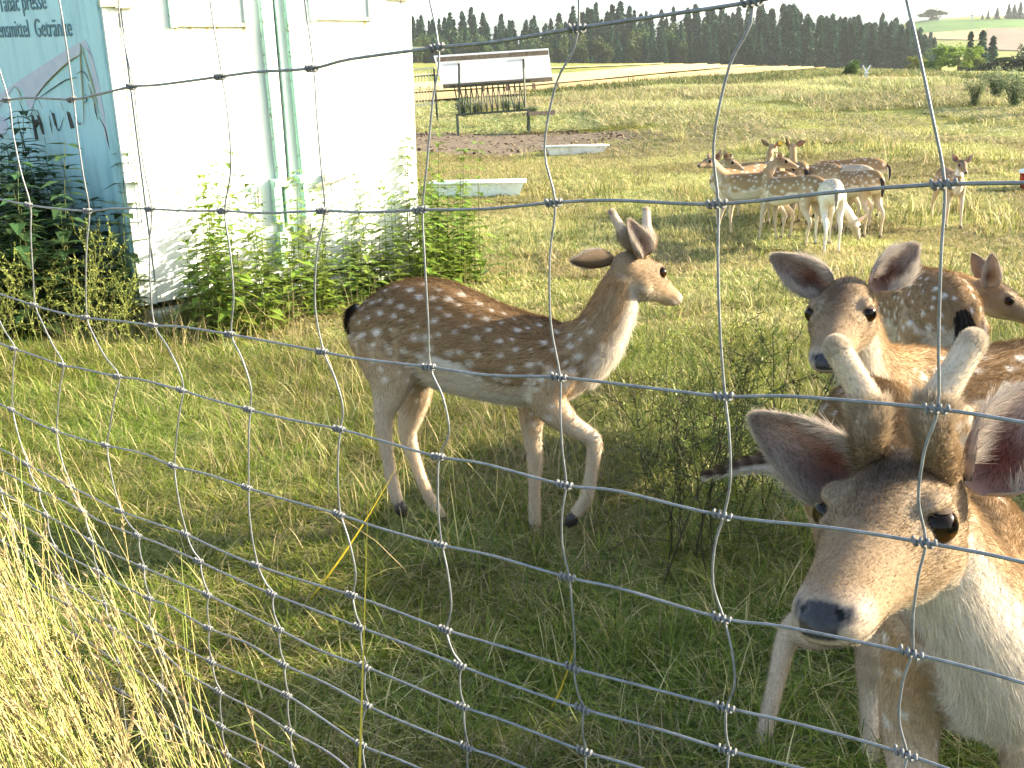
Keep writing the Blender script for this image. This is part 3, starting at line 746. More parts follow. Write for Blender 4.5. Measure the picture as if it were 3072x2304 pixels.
# upright stay wires: node columns joined from row to row (index from the right-hand end)
cols = {}
for key, nodes in FROW.items():
    for i, q in enumerate(nodes): cols.setdefault(i - 4, []).append((key, q))
BOW = {('B', 6): .022, ('A', 6): .03, ('D', 3): -.008, ('E', 2): .02, ('C', 4): .035, ('C', 5): .03, ('B', 5): -.02, ('C', 6): .03, ('C', 7): .03, ('E', 5): .025, ('E', 4): .02, ('B', 3): -.012, ('A', 3): -.03, ('A', 2): -.02, ('D', 2): -.015, ('C', 2): .012, ('C', 1): -.012, ('E', 3): .008, ('E', 1): -.012}
knotM = None
M_KNOT = mat('dull_zinc', (.17, .18, .19), .85, 0, .2)
def knot_mesh():
    a = np.linspace(0, 2 * math.pi * 3.5, 46)
    pts = np.stack([np.linspace(-.0095, .0095, 46), np.cos(a) * .0030, np.sin(a) * .0030], 1)
    mb = MB().tube(pts, .0014, 5)
    return mb.mesh('knot', M_KNOT)
knotM = knot_mesh()
RX = np.stack([-FD, FN, [0, 0, 1.]], 1)
for ci, lst in sorted(cols.items()):
    lst = sorted(lst, key=lambda t: t[0])
    pts = []
    first = lst[0][1]
    if lst[0][0] == 'A':
        pts += [first + np.array([0, 0, .2]) + FD * random.uniform(-.03, .01), first + np.array([0, 0, .1]) + FD * random.uniform(-.012, .03)]
    for k, (key, q) in enumerate(lst):
        pts.append(q + FN * -.003)
        if k < len(lst) - 1:
            n_ = lst[k + 1][1]; b = BOW.get((key, ci), random.uniform(-.007, .007)) * .6 * min(1, np.linalg.norm(n_ - q) / .1)
            pts.append(q + (n_ - q) * .3 - FD * b * .8); pts.append(q + (n_ - q) * .68 - FD * b)
    last = lst[-1][1]; pts += [last + (0, 0, -.06), last + (0, 0, -.15)]
    put('stay_wire', MB().tube(pts, .00116, 6, res=4).mesh('stay_wire', M_WIRE, off=FOFF), fence)
    for key, q in lst if 1 <= ci <= 13 else ():
        o = put('knot', knotM, fence, loc=tuple(q - FOFF)); sl_ = random.uniform(-.12, .12)
        o.rotation_euler = (Matrix(RX.tolist()) @ Matrix.Rotation(sl_, 3, 'Y')).to_euler()

for ci in (-4, 20):                       # posts that carry the mesh, beyond both edges of the view
    q = FROW['C'][ci + 4] if ci + 4 < len(FROW['C']) else FROW['C'][-1]
    put('post', MB().tube([(q[0] - FOFF[0] + FN[0] * .06, q[1] - FOFF[1] + FN[1] * .06, -.2), (q[0] - FOFF[0] + FN[0] * .06, q[1] - FOFF[1] + FN[1] * .06, 1.75)], .045, 10).mesh('post', M_BOARD), fence)
# ================================================================== DEER
M_COAT = mat('deer_coat', rough=.8, spec=.25); g = N(M_COAT)
vc = g.n('VertexColor', layer_name='Col')
nz = g.noise(240, 3, g.pos(), .7)
cc = g.mix(1.0, vc.outputs[0], g.ramp(nz, [(.3, (.78, .78, .78)), (.7, (1.2, 1.2, 1.2))]), 'MULTIPLY')
g.l(cc, g.b.inputs['Base Color'])
g.l(g.math('SUBTRACT', .85, g.math('MULTIPLY', g.math('SUBTRACT', 1.0, vc.outputs[1]), .65)), g.b.inputs['Roughness'])
g.bump(nz, .25, .003)
M_EYE = mat('deer_eye', (.02, .012, .006), .08, spec=.22); g = N(M_EYE); g.l(g.n('VertexColor', layer_name='Col').outputs[0], g.b.inputs['Base Color'])
M_EAR = leafy('ear_skin', .40, .8, 0.0, .15)
M_VELVET = colored('antler_velvet', .85, .15, (160, .2))
M_FUR = bpy.data.materials.new('deer_fur'); M_FUR.use_nodes = True
ft = M_FUR.node_tree; ft.nodes.remove(ft.nodes['Principled BSDF'])
fa = ft.nodes.new('ShaderNodeAttribute'); fa.attribute_name = 'Col'
fd = ft.nodes.new('ShaderNodeBsdfDiffuse'); ftr = ft.nodes.new('ShaderNodeBsdfTranslucent'); fm = ft.nodes.new('ShaderNodeMixShader'); fm.inputs[0].default_value = .35
ft.links.new(fa.outputs['Color'], fd.inputs[0]); ft.links.new(fa.outputs['Color'], ftr.inputs[0])
ft.links.new(fd.outputs[0], fm.inputs[1]); ft.links.new(ftr.outputs[0], fm.inputs[2]); ft.links.new(fm.outputs[0], ft.nodes['Material Output'].inputs[0])
M_HOOF = mat('hoof', (.03, .025, .022), .5); M_TAG = mat('yellow_tag', (.85, .55, .03), .5)

def loft(chain, side, part, nseg=18, sub=4):
    """closed tube; chain rows: (x,y,z, r_side, r_up, r_down); side: vector or one per row. Returns verts, faces, attrs(part,t,dors,flow)"""
    ch = np.array(chain, float); k = len(ch)
    p = spline(ch[:, :3], sub); tt = np.linspace(0, k - 1, len(p))
    R_ = np.stack([np.interp(tt, np.arange(k), ch[:, i]) for i in (3, 4, 5)], 1)
    for _ in range(2): R_[1:-1] = (R_[:-2] + 2 * R_[1:-1] + R_[2:]) / 4
    sv = np.asarray(side, float)
    sv = np.tile(sv, (len(p), 1)) if sv.ndim == 1 else np.stack([np.interp(tt, np.arange(k), sv[:, i]) for i in range(3)], 1)
    t = np.gradient(p, axis=0); t /= np.linalg.norm(t, axis=1, keepdims=True)
    s = sv - t * (sv * t).sum(1, keepdims=True); s /= np.linalg.norm(s, axis=1, keepdims=True)
    u = np.cross(t, s)
    a = np.arange(nseg) / nseg * 2 * np.pi; ca, sa = np.cos(a), np.sin(a)
    ru = np.where(sa[None] >= 0, R_[:, 1:2], R_[:, 2:3])
    v = p[:, None] + s[:, None] * (R_[:, :1] * ca)[..., None] + u[:, None] * (ru * sa)[..., None]
    m = len(p); v = v.reshape(-1, 3)
    f = [(i * nseg + j, i * nseg + (j + 1) % nseg, (i + 1) * nseg + (j + 1) % nseg, (i + 1) * nseg + j) for i in range(m - 1) for j in range(nseg)]
    n0 = len(v)
    v = np.concatenate([v, p[:1] - t[:1] * R_[0].mean() * .6, p[-1:] + t[-1:] * R_[-1].mean() * .6])
    f += [(n0, (j + 1) % nseg, j) for j in range(nseg)] + [(n0 + 1, (m - 1) * nseg + j, (m - 1) * nseg + (j + 1) % nseg) for j in range(nseg)]
    tn = np.repeat(tt / (k - 1), nseg); do = np.tile(sa, m)
    tn = np.concatenate([tn, [0, 1]]); do = np.concatenate([do, [0, 0]]); fl_ = np.concatenate([np.repeat(t, nseg, 0), t[:1], t[-1:]])
    return v, f, part, tn, do, fl_
def ell(c, r, M=np.eye(3), n=12):
    v, f = [], []
    for i in range(n + 1):
        for j in range(2 * n):
            th, ph = math.pi * i / n, math.pi * j / n
            v.append((math.sin(th) * math.cos(ph) * r[0], math.sin(th) * math.sin(ph) * r[1], math.cos(th) * r[2]))
    f = [(i * 2 * n + j, (i + 1) * 2 * n + j, (i + 1) * 2 * n + (j + 1) % (2 * n), i * 2 * n + (j + 1) % (2 * n)) for i in range(n) for j in range(2 * n)]
    return np.array(v) @ np.asarray(M).T + c, f

HEAD = [(-.034, .030, .020, -.050), (-.014, .043, .040, -.064), (.015, .051, .051, -.073), (.045, .056, .054, -.079), (.075, .0585, .052, -.080), (.10, .0575, .047, -.074), (.125, .050, .038, -.066), (.15, .0425, .028, -.059), (.18, .0365, .017, -.053), (.205, .0350, .009, -.050), (.225, .0335, .003, -.047), (.24, .0290, -.003, -.043), (.25, .021, -.009, -.036)]
EYE = np.array([.097, .0470, .0105])

def coat_color(v, W_, t, do, hl, spots, coat, nose=True):
    """linear colours for body vertices. W_ weights torso,neck,head,leg; t along; do dorsal -1..1; hl head-local coords"""
    n = len(v)
    def mixc(c, k, col): k = np.clip(k, 0, 1)[:, None]; return c * (1 - k) + np.array(col) * k
    wob = .10 * np.sin(v[:, 0] * 31 + v[:, 2] * 17) + .08 * np.sin(v[:, 1] * 37 - v[:, 2] * 23)
    d = do + wob * .5
    if coat == 'white': B = dict(back=(.40, .34, .27), flank=(.58, .52, .43), belly=(.74, .70, .63), leg=(.70, .65, .57), neck=(.66, .60, .50), spot=(.75, .72, .66), dark=(.14, .11, .09))
    elif coat == 'pale': B = dict(back=(.36, .29, .22), flank=(.50, .43, .34), belly=(.68, .62, .54), leg=(.52, .44, .34), neck=(.48, .40, .31), spot=(.72, .68, .62), dark=(.20, .15, .11))
    else: B = dict(back=(.20, .124, .061), flank=(.305, .202, .108), belly=(.68, .62, .54), leg=(.56, .46, .345), neck=(.36, .26, .16), spot=(.74, .70, .64), dark=(.03, .02, .014))
    c = np.tile(np.array(B['flank']), (n, 1))
    tors, neck, head, leg = W_.T
    # torso: dark back, chestnut flank, pale line and belly
    ct = np.tile(np.array(B['flank']), (n, 1)); ct = mixc(ct, (d - .15) / .6, B['back']); ct = mixc(ct, (do - .965) / .03, np.array(B['back']) * .45)
    ct = mixc(ct, (-.30 - d) / .10, np.array(B['leg']) * 1.05); ct = mixc(ct, (-.52 - d) / .15, B['belly'])
    ln = np.exp(-((d + .34) / .07) ** 2) * np.clip((t - .18) / .1, 0, 1) * np.clip((.62 - t) / .1, 0, 1); ct = mixc(ct, ln * .85, B['spot'])
    rump = np.clip((.16 - t) / .1, 0, 1) * np.clip((.35 - np.abs(d)) / .3, 0, 1); ct = mixc(ct, rump * .0, B['spot'])
    cn = np.tile(np.array(B['neck']), (n, 1)); cn = mixc(cn, (d - .55) / .4, np.array(B['back']) * 1.6); cn = mixc(cn, (-.08 - d) / .45, B['belly'])
    cn = mixc(cn, np.clip(1 - t / .35, 0, 1) * np.clip((d + .2) / .4, 0, 1) * .7, B['flank'])
    cl_ = np.tile(np.array(B['leg']), (n, 1)); cl_ = mixc(cl_, (.32 - t) / .3, np.array(B['flank']) * 1.3); cl_ = mixc(cl_, np.clip((t - .9) / .08, 0, 1) * .7, (.10, .08, .06))
    x, y, z = hl.T; ay_ = np.abs(y)
    face = (.235, .165, .100) if coat == 'brown' else B['neck']
    ch = np.tile(np.array(face), (n, 1))
    if coat == 'brown':
        fh = np.exp(-(((x - .078) / .050) ** 2 + (y / .030) ** 2 + ((z - .045) / .04) ** 2)); ch = mixc(ch, fh * 1.0, (.060, .043, .032))
        mz = np.exp(-((y / .016) ** 2)) * np.clip((z - (.045 - .24 * np.clip(x - .08, 0, 1))) / .012 + .5, 0, 1) * np.clip((x - .09) / .04, 0, 1); ch = mixc(ch, mz * .55, (.10, .070, .05))
    ch = mixc(ch, np.clip((-.012 - z) / .035, 0, 1) * .55, (.34, .26, .17))
    ch = mixc(ch, np.clip((-.044 - z + .12 * np.clip(x - .1, 0, 1)) / .016, 0, 1), (.46, .40, .32))
    ch = mixc(ch, np.clip((x - .208) / .012, 0, 1) * np.clip((.004 - z) / .012, 0, 1) * .6, (.42, .36, .30))
    ch = mixc(ch, np.clip((.012 - x) / .02, 0, 1) * .6, B['neck'])
    es = EYE * (1, 1, 1); ed = np.sqrt((x - es[0]) ** 2 + (ay_ - es[1]) ** 2 + (z - es[2]) ** 2)
    ch = mixc(ch, np.exp(-((ed - .030) / .008) ** 2) * .45 * np.clip((z - .0) / .01, .35, 1), (.36, .29, .21))
    ch = mixc(ch, np.clip((.0215 - ed) / .004, 0, 1), (.025, .018, .013))
    tear = np.exp(-((z - .001 + .35 * (x - .098)) / .0035) ** 2) * np.clip((x - .100) / .006, 0, 1) * np.clip((.128 - x) / .01, 0, 1); ch = mixc(ch, tear * .7, (.09, .06, .045))
    gloss = np.zeros(n)
    if nose:
        pad = np.clip((x - .2375 - .2 * np.clip(ay_ - .010, 0, 1)) / .002, 0, 1) * np.clip((.0185 - ay_ + .25 * np.clip(z + .02, -.1, .1)) / .003, 0, 1) * np.clip((z + .0305) / .0025, 0, 1) * np.clip((-.0015 - z) / .002, 0, 1)
        pad = np.maximum(pad, np.clip((x - .224) / .004, 0, 1) * np.clip(1 - np.abs(ay_ - .021) / .007, 0, 1) * np.clip((z + .019) / .003, 0, 1) * np.clip((-.004 - z) / .003, 0, 1))
        ch = mixc(ch, pad, (.038, .037, .042)); gloss = pad * head
        mo = np.exp(-((z + .0365 - .10 * np.clip(.235 - x, 0, 1)) / .0022) ** 2) * np.clip((x - .165) / .02, 0, 1); ch = mixc(ch, mo * .85, (.06, .045, .038))
    c = ct * tors[:, None] + cn * neck[:, None] + ch * head[:, None] + cl_ * leg[:, None]
    if len(spots):
        sk = np.zeros(n)
        for (q, r_, ax_) in spots:
            dd = v - q; al = dd @ ax_; di = np.sqrt(np.maximum((dd ** 2).sum(1) - .45 * al ** 2, 0)); di = di * (1 + .25 * np.sin(v[:, 0] * 400 + v[:, 2] * 310))
            sk = np.maximum(sk, np.clip((r_ * 1.15 - di) / (r_ * .85) , 0, 1))
        c = mixc(c, sk * .8, B['spot'])
    return c, gloss

def ear_mesh(base, axis, opn, L=.125, Wd=.07, coat='brown', off=0, curl=.10, red=0.0):
    ax_ = nrm(axis); op = np.asarray(opn, float); op = nrm(op - ax_ * op.dot(ax_)); sd = np.cross(ax_, op)
    nu, nv = 16, 13; V, C_ = [], []
    for lay in (0, 1):
        for i in range(nu + 1):
            u = i / nu
            prof = (math.sin(math.pi * min(u, 1) ** .88) ** .70) if 0 < u < 1 else 0
            w = Wd / 2 * (prof * (1 - .15 * u) + .26 * (1 - u) ** 2.5) + .0008
            A = 1.75 * (1 - u) ** 1.2 + .60
            for j in range(nv):
                q = (j / (nv - 1)) * 2 - 1; ph = q * A / 1.0
                rr = w / max(math.sin(min(A, 1.57)), .3)
                pt = np.asarray(base) + ax_ * (L * u) + sd * (rr * math.sin(ph)) + op * (rr * (1 - math.cos(ph)) - curl * L * u * u * .5)
                if lay: pt = pt - op * .0022 * (1 - abs(q)) - op * .0008
                V.append(pt)
                edge = max(abs(q) ** 2.2, max(0, (u - .72) / .28))
                if lay == 0:
                    deep = math.exp(-((u - .30) / .24) ** 2) * math.exp(-(q / .55) ** 2)
                    c = np.array((.58, .47, .41)) * (1 - deep) + np.array((.22, .11, .075)) * deep
                    c = c * (1 - red * deep) + np.array((.20, .04, .028)) * red * deep  # sunlight glowing through the ear, painted in as deep red
                    stripe = .45 * math.exp(-((q - .35) / .16) ** 2) * math.exp(-((u - .5) / .25) ** 2) + .35 * math.exp(-((q + .45) / .15) ** 2) * math.exp(-((u - .45) / .25) ** 2)
                    c = c * (1 - stripe) + np.array((.12, .085, .065)) * stripe
                else:
                    c = np.array((.24, .175, .115)) * (1 - .5 * edge) + np.array((.10, .07, .05)) * .5 * edge
                if coat == 'white': c = np.array((.62, .54, .46)) if lay else np.array((.66, .56, .48))
                C_.append(c)
    n1 = (nu + 1) * nv; f = []
    for i in range(nu):
        for j in range(nv - 1):
            a = i * nv + j; f.append((a, a + 1, a + nv + 1, a + nv)); f.append((n1 + a, n1 + a + nv, n1 + a + nv + 1, n1 + a + 1))
        for j in (0, nv - 1):
            a = i * nv + j; q = (a, a + nv, n1 + a + nv, n1 + a); f.append(q if j == 0 else q[::-1])
    return np.array(V) - off, f, np.array(C_)

def fur_curves(name, roots, nor, flow, col, length, rad, lift=.45, rnd=.22, npt=4, parent=None, curlz=0.0):
    n = len(roots)
    d = flow * (1 - lift) + nor * lift + rng.normal(0, rnd, (n, 3)); d /= np.linalg.norm(d, axis=1, keepdims=True)
    L = (length * rng.uniform(.65, 1.25, n))[:, None] if np.ndim(length) else (length * rng.uniform(.65, 1.25, n))[:, None]
    pts = np.zeros((n, npt, 3)); s = np.linspace(0, 1, npt)
    bend = flow * .5 + rng.normal(0, .12, (n, 3))
    for k in range(npt): pts[:, k] = roots - nor * .0006 + d * L * s[k] + bend * L * s[k] ** 2 * .45
    cu = bpy.data.hair_curves.new(name); cu.add_curves([npt] * n)
    cu.position_data.foreach_set('vector', pts.astype(np.float32).ravel())
    ra = cu.attributes.get('radius') or cu.attributes.new('radius', 'FLOAT', 'POINT')
    ra.data.foreach_set('value', np.tile((rad * (1 - s * .85)).astype(np.float32), n))
    ca = cu.attributes.new('Col', 'FLOAT_COLOR', 'CURVE'); c4 = np.ones((n, 4), np.float32); c4[:, :3] = col; ca.data.foreach_set('color', c4.ravel())
    cu.materials.append(M_FUR)
    return put(name, cu, parent)

def deer(name, label, base, hd, chains, legs, headM, headT, hs=1.0, ears=(), antlers=(), tail=None, coat='brown', voxel=.005, fur=0, furlen=.011, furrad=.00030, group=None, spot_n=150, spot_r=(.008, .016), tags=(), furbox=None, hoofs=True, eyes=True, eye_amber=.3, smooth_it=6, extra_fur=True, seed=1):
    """chains: torso, neck (rows for loft, world coords); legs: list of rows; hd: heading unit vector"""
    r = np.random.default_rng(seed)
    base = np.asarray(base, float); left = np.array([-hd[1], hd[0], 0.0])
    root = thing(name, base, label, 'deer', group)
    L = [loft(chains['torso'], left, 0, 22), ]
    hl_left = headM[:, 1]
    nk = chains['neck']; k = len(nk); sd = np.array([left * (1 - i / (k - 1)) + hl_left * (i / (k - 1)) for i in range(k)])
    L.append(loft(nk, sd, 1, 18))
    hr = []
    for (x, hw, tp, bt) in HEAD:
        zc = (tp + bt) / 2; q = headT + headM @ (np.array([x, 0, zc]) * hs); hr.append((*q, hw * hs, (tp - bt) / 2 * hs, (tp - bt) / 2 * hs))
    L.append(loft(hr, hl_left, 2, 24, 3))
    for lg in legs: L.append(loft(lg, left, 3, 12, 4))
    V, Fc, PT, T_, DO, FL, off = [], [], [], [], [], [], 0
    for v, f, part, tn, do, fl_ in L:
        V.append(v); Fc += [tuple(i + off for i in q) for q in f]; off += len(v)
        PT.append(np.full(len(v), part)); T_.append(tn); DO.append(do); FL.append(fl_)
    for s in (-1, 1):                     # brow over the eye, cheek, nostril wing, lower lip
        for c, rr in (((.089, .0445 * s, .0285), (.024, .013, .0085)), ((.052, .036 * s, -.040), (.036, .020, .030)), ((.231, .019 * s, -.014), (.012, .011, .010)), ((.100, .0480 * s, -.0100), (.021, .011, .0055)), ((.119, .0420 * s, .007), (.009, .009, .011)), ((.0735, .0500 * s, .009), (.007, .010, .013)), ((.205, .013 * s, -.040), (.03, .014, .010))):
            v, f = ell(headT + headM @ (np.array(c) * hs), np.array(rr) * hs, headM, 8)
            V.append(v); Fc += [tuple(i + off for i in q) for q in f]; off += len(v)
            PT.append(np.full(len(v), 2)); T_.append(np.full(len(v), .4)); DO.append(np.zeros(len(v))); FL.append(np.tile(headM[:, 0], (len(v), 1)))
    V = np.concatenate(V); PT = np.concatenate(PT); T_ = np.concatenate(T_); DO = np.concatenate(DO); FL = np.concatenate(FL)
    tmp = bpy.data.objects.new('tmp', mesh('tmp', V, Fc)); COL.objects.link(tmp)
    md = tmp.modifiers.new('r', 'REMESH'); md.mode = 'VOXEL'; md.voxel_size = voxel
    sm = tmp.modifiers.new('s', 'SMOOTH'); sm.factor = .5; sm.iterations = smooth_it
    dg = bpy.context.evaluated_depsgraph_get(); dg.update()
    ev = tmp.evaluated_get(dg); me = ev.to_mesh(); n = len(me.vertices)
    co = np.empty(n * 3, np.float32); me.vertices.foreach_get('co', co); co = co.reshape(-1, 3).astype(float)
    npoly = len(me.polygons); lt = np.empty(npoly, np.int32); me.polygons.foreach_get('loop_total', lt); vi_ = np.empty(len(me.loops), np.int32); me.loops.foreach_get('vertex_index', vi_)
    no = np.empty(n * 3, np.float32); me.vertices.foreach_get('normal', no); no = no.reshape(-1, 3).astype(float)
    ev.to_mesh_clear(); m0 = tmp.data; bpy.data.objects.remove(tmp); bpy.data.meshes.remove(m0)
    kd = kdtree.KDTree(len(V))
    for i, q in enumerate(V.tolist()): kd.insert(q, i)
    kd.balance()
    W_ = np.zeros((n, 4)); tt = np.zeros(n); dd = np.zeros(n); ff = np.zeros((n, 3))
    near = np.fromiter((kd.find(q)[1] for q in co.tolist()), np.int64, n)
    W_[np.arange(n), PT[near]] = 1; tt = T_[near].copy(); dd = DO[near].copy(); ff = FL[near].copy()
    # smooth part weights over the surface a little
    f4 = vi_.reshape(-1, 4) if (lt == 4).all() else None
    if f4 is not None:
        for _ in range(max(2, int(.022 / voxel))):
            X5 = np.concatenate([W_, dd[:, None], tt[:, None], ff], 1); fm_ = X5[f4].mean(1); ix = f4.ravel(); cnt = np.maximum(np.bincount(ix, minlength=n), 1)
            X5 = np.stack([np.bincount(ix, np.repeat(fm_[:, q], 4), n) / cnt for q in range(9)], 1); W_ = X5[:, :4]; dd = X5[:, 4]; tt = X5[:, 5]; ff = X5[:, 6:]
    hl = (co - headT) @ headM / hs
    # nostrils pressed in
    ax_ = np.abs(hl[:, 1])
    nd = np.sqrt(((hl[:, 0] - .2415) / 1.0) ** 2 + ((ax_ - .0135) / .9) ** 2 + ((hl[:, 2] + .0145) / 1.2) ** 2)
    if voxel < .006: co -= no * (np.clip(1 - nd / .0075, 0, 1) * .006 * hs * (W_[:, 2] > .4))[:, None]
    # spots on the flanks
    spots = []
    if spot_n:
        cand = np.where((W_[:, 0] + .55 * (W_[:, 1]) * (tt < .4) + .7 * W_[:, 3] * (tt < .22) > .45) & (dd > -.42) & (dd < .93) & (W_[:, 2] < .05))[0]
        r.shuffle(cand); chosen = []
        tanv = nrm(hd)
        gap = r.uniform(.026, .046, len(cand))
        for i, gp_ in zip(cand, gap):
            if not chosen or (((co[i] - np.array(chosen)) ** 2).sum(1) > gp_ ** 2).all():
                chosen.append(co[i]); spots.append((co[i], r.uniform(*spot_r) * (1.25 if dd[i] < .1 else .9), tanv))
                if len(chosen) >= spot_n: break
    col, gl = coat_color(co, W_, tt, dd, hl, spots, coat)
    col = np.where((nd < .0068)[:, None] & (W_[:, 2] > .4)[:, None], .003, col)
    bm_ = mesh('body', co - base, f4 if f4 is not None else [tuple(q) for q in np.split(vi_, np.cumsum(lt)[:-1])], M_COAT, col)
    a = bm_.color_attributes['Col']; c4 = np.ones((n, 4), np.float32); c4[:, :3] = col; c4[:, 3] = 1 - gl; a.data.foreach_set('color', c4.ravel())
    body = put('body', bm_, root)
    hb = lambda q: headT + headM @ (np.asarray(q, float) * hs)
    if eyes:
        for s in (-1, 1):
            ce = hb(EYE * (1, s, 1)); v, f = ell((0, 0, 0), (.0170 * hs,) * 3, n=14)
            look = nrm(headM @ np.array([.35, .93 * s, .05])); hz = nrm(np.cross(look, headM[:, 2])); vz = np.cross(hz, look)
            u = v / (.0170 * hs); dl = u @ look; ang = np.sqrt((u @ hz / 1.55) ** 2 + (u @ vz) ** 2)
            pup = np.clip((.36 - ang) / .08, 0, 1) * (dl > 0); iris = np.clip((.86 - ang) / .1, 0, 1) * (dl > 0)
            am = np.array((.075, .033, .009)) * eye_amber * (.12 + 2.0 * np.clip(-(u @ vz) + .1, 0, 1)[:, None])
            c = np.array((.012, .008, .006)) * (1 - iris[:, None]) + am * iris[:, None]; c = c * (1 - pup[:, None]) + .002 * pup[:, None]
            eo_ = put('eye', mesh('eye', v + ce - base, f, M_EYE, c), root)
            lid_d = nrm(vz * .93 + look * .30); dl2 = u @ lid_d; keepf = [q for q in f if min(dl2[list(q)]) > .76]
            if keepf: put('eyelid', mesh('eyelid', v * 1.07 + ce - base, keepf, M_COAT, np.tile((.075, .052, .038), (len(v), 1))), eo_)
    ears_v = []
    for e in ears:
        bpt = hb(e['base']); v, f, c = ear_mesh(bpt, e['axis'], e['open'], e.get('L', .125) * hs, e.get('W', .07) * hs, coat, base, red=e.get('red', 0))
        eo = put('ear', mesh('ear', v, f, M_EAR, c), root); ears_v.append((v, f, c, e, eo))
        if e.get('tag'):
            q = v[int(10 * 13 + 6)]; put('ear_tag', MB().box(q + np.array([0, -.012, 0]), (.05, .006, .035)).mesh('ear_tag', M_TAG, smooth=False), eo)
    for pts, rad in antlers:
        pts = [np.asarray(q, float) for q in pts]; rad = list(rad); tv = nrm(pts[-1] - pts[-2]); r0 = rad[-1]; e0 = pts[-1]
        for q_, k_ in ((.45, .89), (.75, .66), (.93, .37), (1.0, .06)): pts.append(e0 + tv * r0 * q_); rad.append(r0 * k_)
        am_ = MB().tube(np.asarray(pts) - base, rad, 14, res=5); na_ = (len(pts) - 1) * 5 + 1; ta_ = np.repeat(np.linspace(0, 1, na_), 14); k_ = np.clip((.26 - ta_) / .22, 0, 1)[:, None]
        ao_ = put('antler', mesh('antler', am_.v[0], am_.f, M_VELVET, np.array((.56, .48, .38)) * (1 - k_) + np.array((.27, .195, .12)) * k_), root)
        if fur:
            p = spline(np.asarray(pts), 8); rr = np.interp(np.linspace(0, 1, len(p)), np.linspace(0, 1, len(rad)), rad)
            m = int(12000 * extra_fur); k_ = np.where(r.random(m) < .3, r.integers(0, max(2, int(len(p) * .22)), m), r.integers(0, len(p) - 1, m)); an = r.uniform(0, 6.283, m); t_ = np.gradient(p, axis=0)[k_]; t_ /= np.linalg.norm(t_, axis=1, keepdims=True)
            x_ = np.cross(t_, [0, 1, .2]); x_ /= np.linalg.norm(x_, axis=1, keepdims=True); y_ = np.cross(t_, x_)
            nn = np.cos(an)[:, None] * x_ + np.sin(an)[:, None] * y_; fr = r.uniform(0, 1, (m, 1)); rt = p[k_] * (1 - fr) + p[k_ + 1] * fr + nn * rr[k_][:, None]
            fur_curves('velvet', rt - base, nn, t_, (np.array((.62, .54, .44)) + (np.array((.28, .20, .12)) - np.array((.62, .54, .44))) * np.clip((.3 - k_ / len(p)) / .25, 0, 1)[:, None]) * r.uniform(.7, 1.25, (m, 1)), np.where(k_ < len(p) * .2, .013, .0042), .00024, .3, .25, 3, ao_)
    if tail is not None:
        tp = np.asarray(tail['pts']) - base
        tm = MB().tube(tp, tail['rad'], 10, res=4); v = np.concatenate(tm.v); up = nrm(tail.get('up', (0, 0, 1)))
        pr = spline(tp, 4); ctr = np.repeat(pr, 10, 0); k_ = ((v[:len(ctr)] - ctr) @ up); c = np.where((k_ > -.1 * np.max(tail['rad']))[:, None], tail.get('top', (.025, .018, .014)), (.66, .62, .56))
        if coat == 'white': c = np.where((k_ > .5 * np.max(tail['rad']))[:, None], (.2, .16, .13), (.72, .68, .62))
        to_ = put('tail', mesh('tail', v, tm.f, M_COAT, c), root)
        if fur:
            m = 2600; sel = r.integers(0, len(ctr), m); nn = v[sel] - ctr[sel]; nn /= np.linalg.norm(nn, axis=1, keepdims=True) + 1e-9
            td = np.repeat(np.gradient(pr, axis=0), 10, 0)[sel]; td /= np.linalg.norm(td, axis=1, keepdims=True)
            fur_curves('tail_hair', v[sel] + r.normal(0, .002, (m, 3)), nn, td, c[sel] * r.uniform(.7, 1.3, (m, 1)), tail.get('hair', .03), .0004, .2, .12, 4, to_)
    if hoofs:
        for lg in legs:
            q = np.array(lg[-1][:3]) - base; pv = np.array(lg[-2][:3]) - base; dn = nrm(q - pv)
            hm = MB().tube([q - dn * .035, q - dn * .005, q + dn * .014], (.017, .021, .012), 8)
            put('hoof', hm.mesh('hoof', M_HOOF), root)
    if fur and f4 is not None:
        tri = np.concatenate([f4[:, [0, 1, 2]], f4[:, [0, 2, 3]]])
        ctr = co[tri].mean(1)
        keep = np.ones(len(tri), bool)
        if furbox is not None: keep = furbox(ctr)
        edn = np.min([np.linalg.norm(ctr - hb(EYE * (1, s, 1)), axis=1) for s in (-1, 1)], 0); keep &= edn > .019 * hs
        keep &= gl[tri].max(1) < .3
        tri = tri[keep]
        ar = np.linalg.norm(np.cross(co[tri[:, 1]] - co[tri[:, 0]], co[tri[:, 2]] - co[tri[:, 0]]), axis=1)
        hw_ = W_[tri[:, 0], 2]; ar = ar * (1 + 1.2 * hw_)
        ch_ = r.choice(len(tri), fur, p=ar / ar.sum()); b1 = r.random((fur, 2)); fl2 = b1.sum(1) > 1; b1[fl2] = 1 - b1[fl2]; bw = np.concatenate([1 - b1.sum(1, keepdims=True), b1], 1)
        tq = tri[ch_]; ip = lambda A: (A[tq] * (bw[..., None] if A.ndim == 2 else bw)).sum(1)
        rt, nn, cc_, wq, fq = ip(co), ip(no), ip(col), ip(W_), ip(ff)
        nn /= np.linalg.norm(nn, axis=1, keepdims=True) + 1e-9
        sg = np.where(wq[:, 3:4] > .5, 1.0, -1.0)       # legs: down the limb; elsewhere towards the tail
        flow = fq * sg + np.array([0, 0, -.45]) * (1 - wq[:, 2:3]) * (1 - wq[:, 3:4])
        flow -= nn * (flow * nn).sum(1, keepdims=True); flow /= np.linalg.norm(flow, axis=1, keepdims=True) + 1e-9
        hlq = (rt - headT) @ headM / hs
        ln = furlen * (1 - .62 * wq[:, 2]) * (1 - .35 * wq[:, 3]) * (1 + .5 * wq[:, 1] * (ip(dd) < -.4))
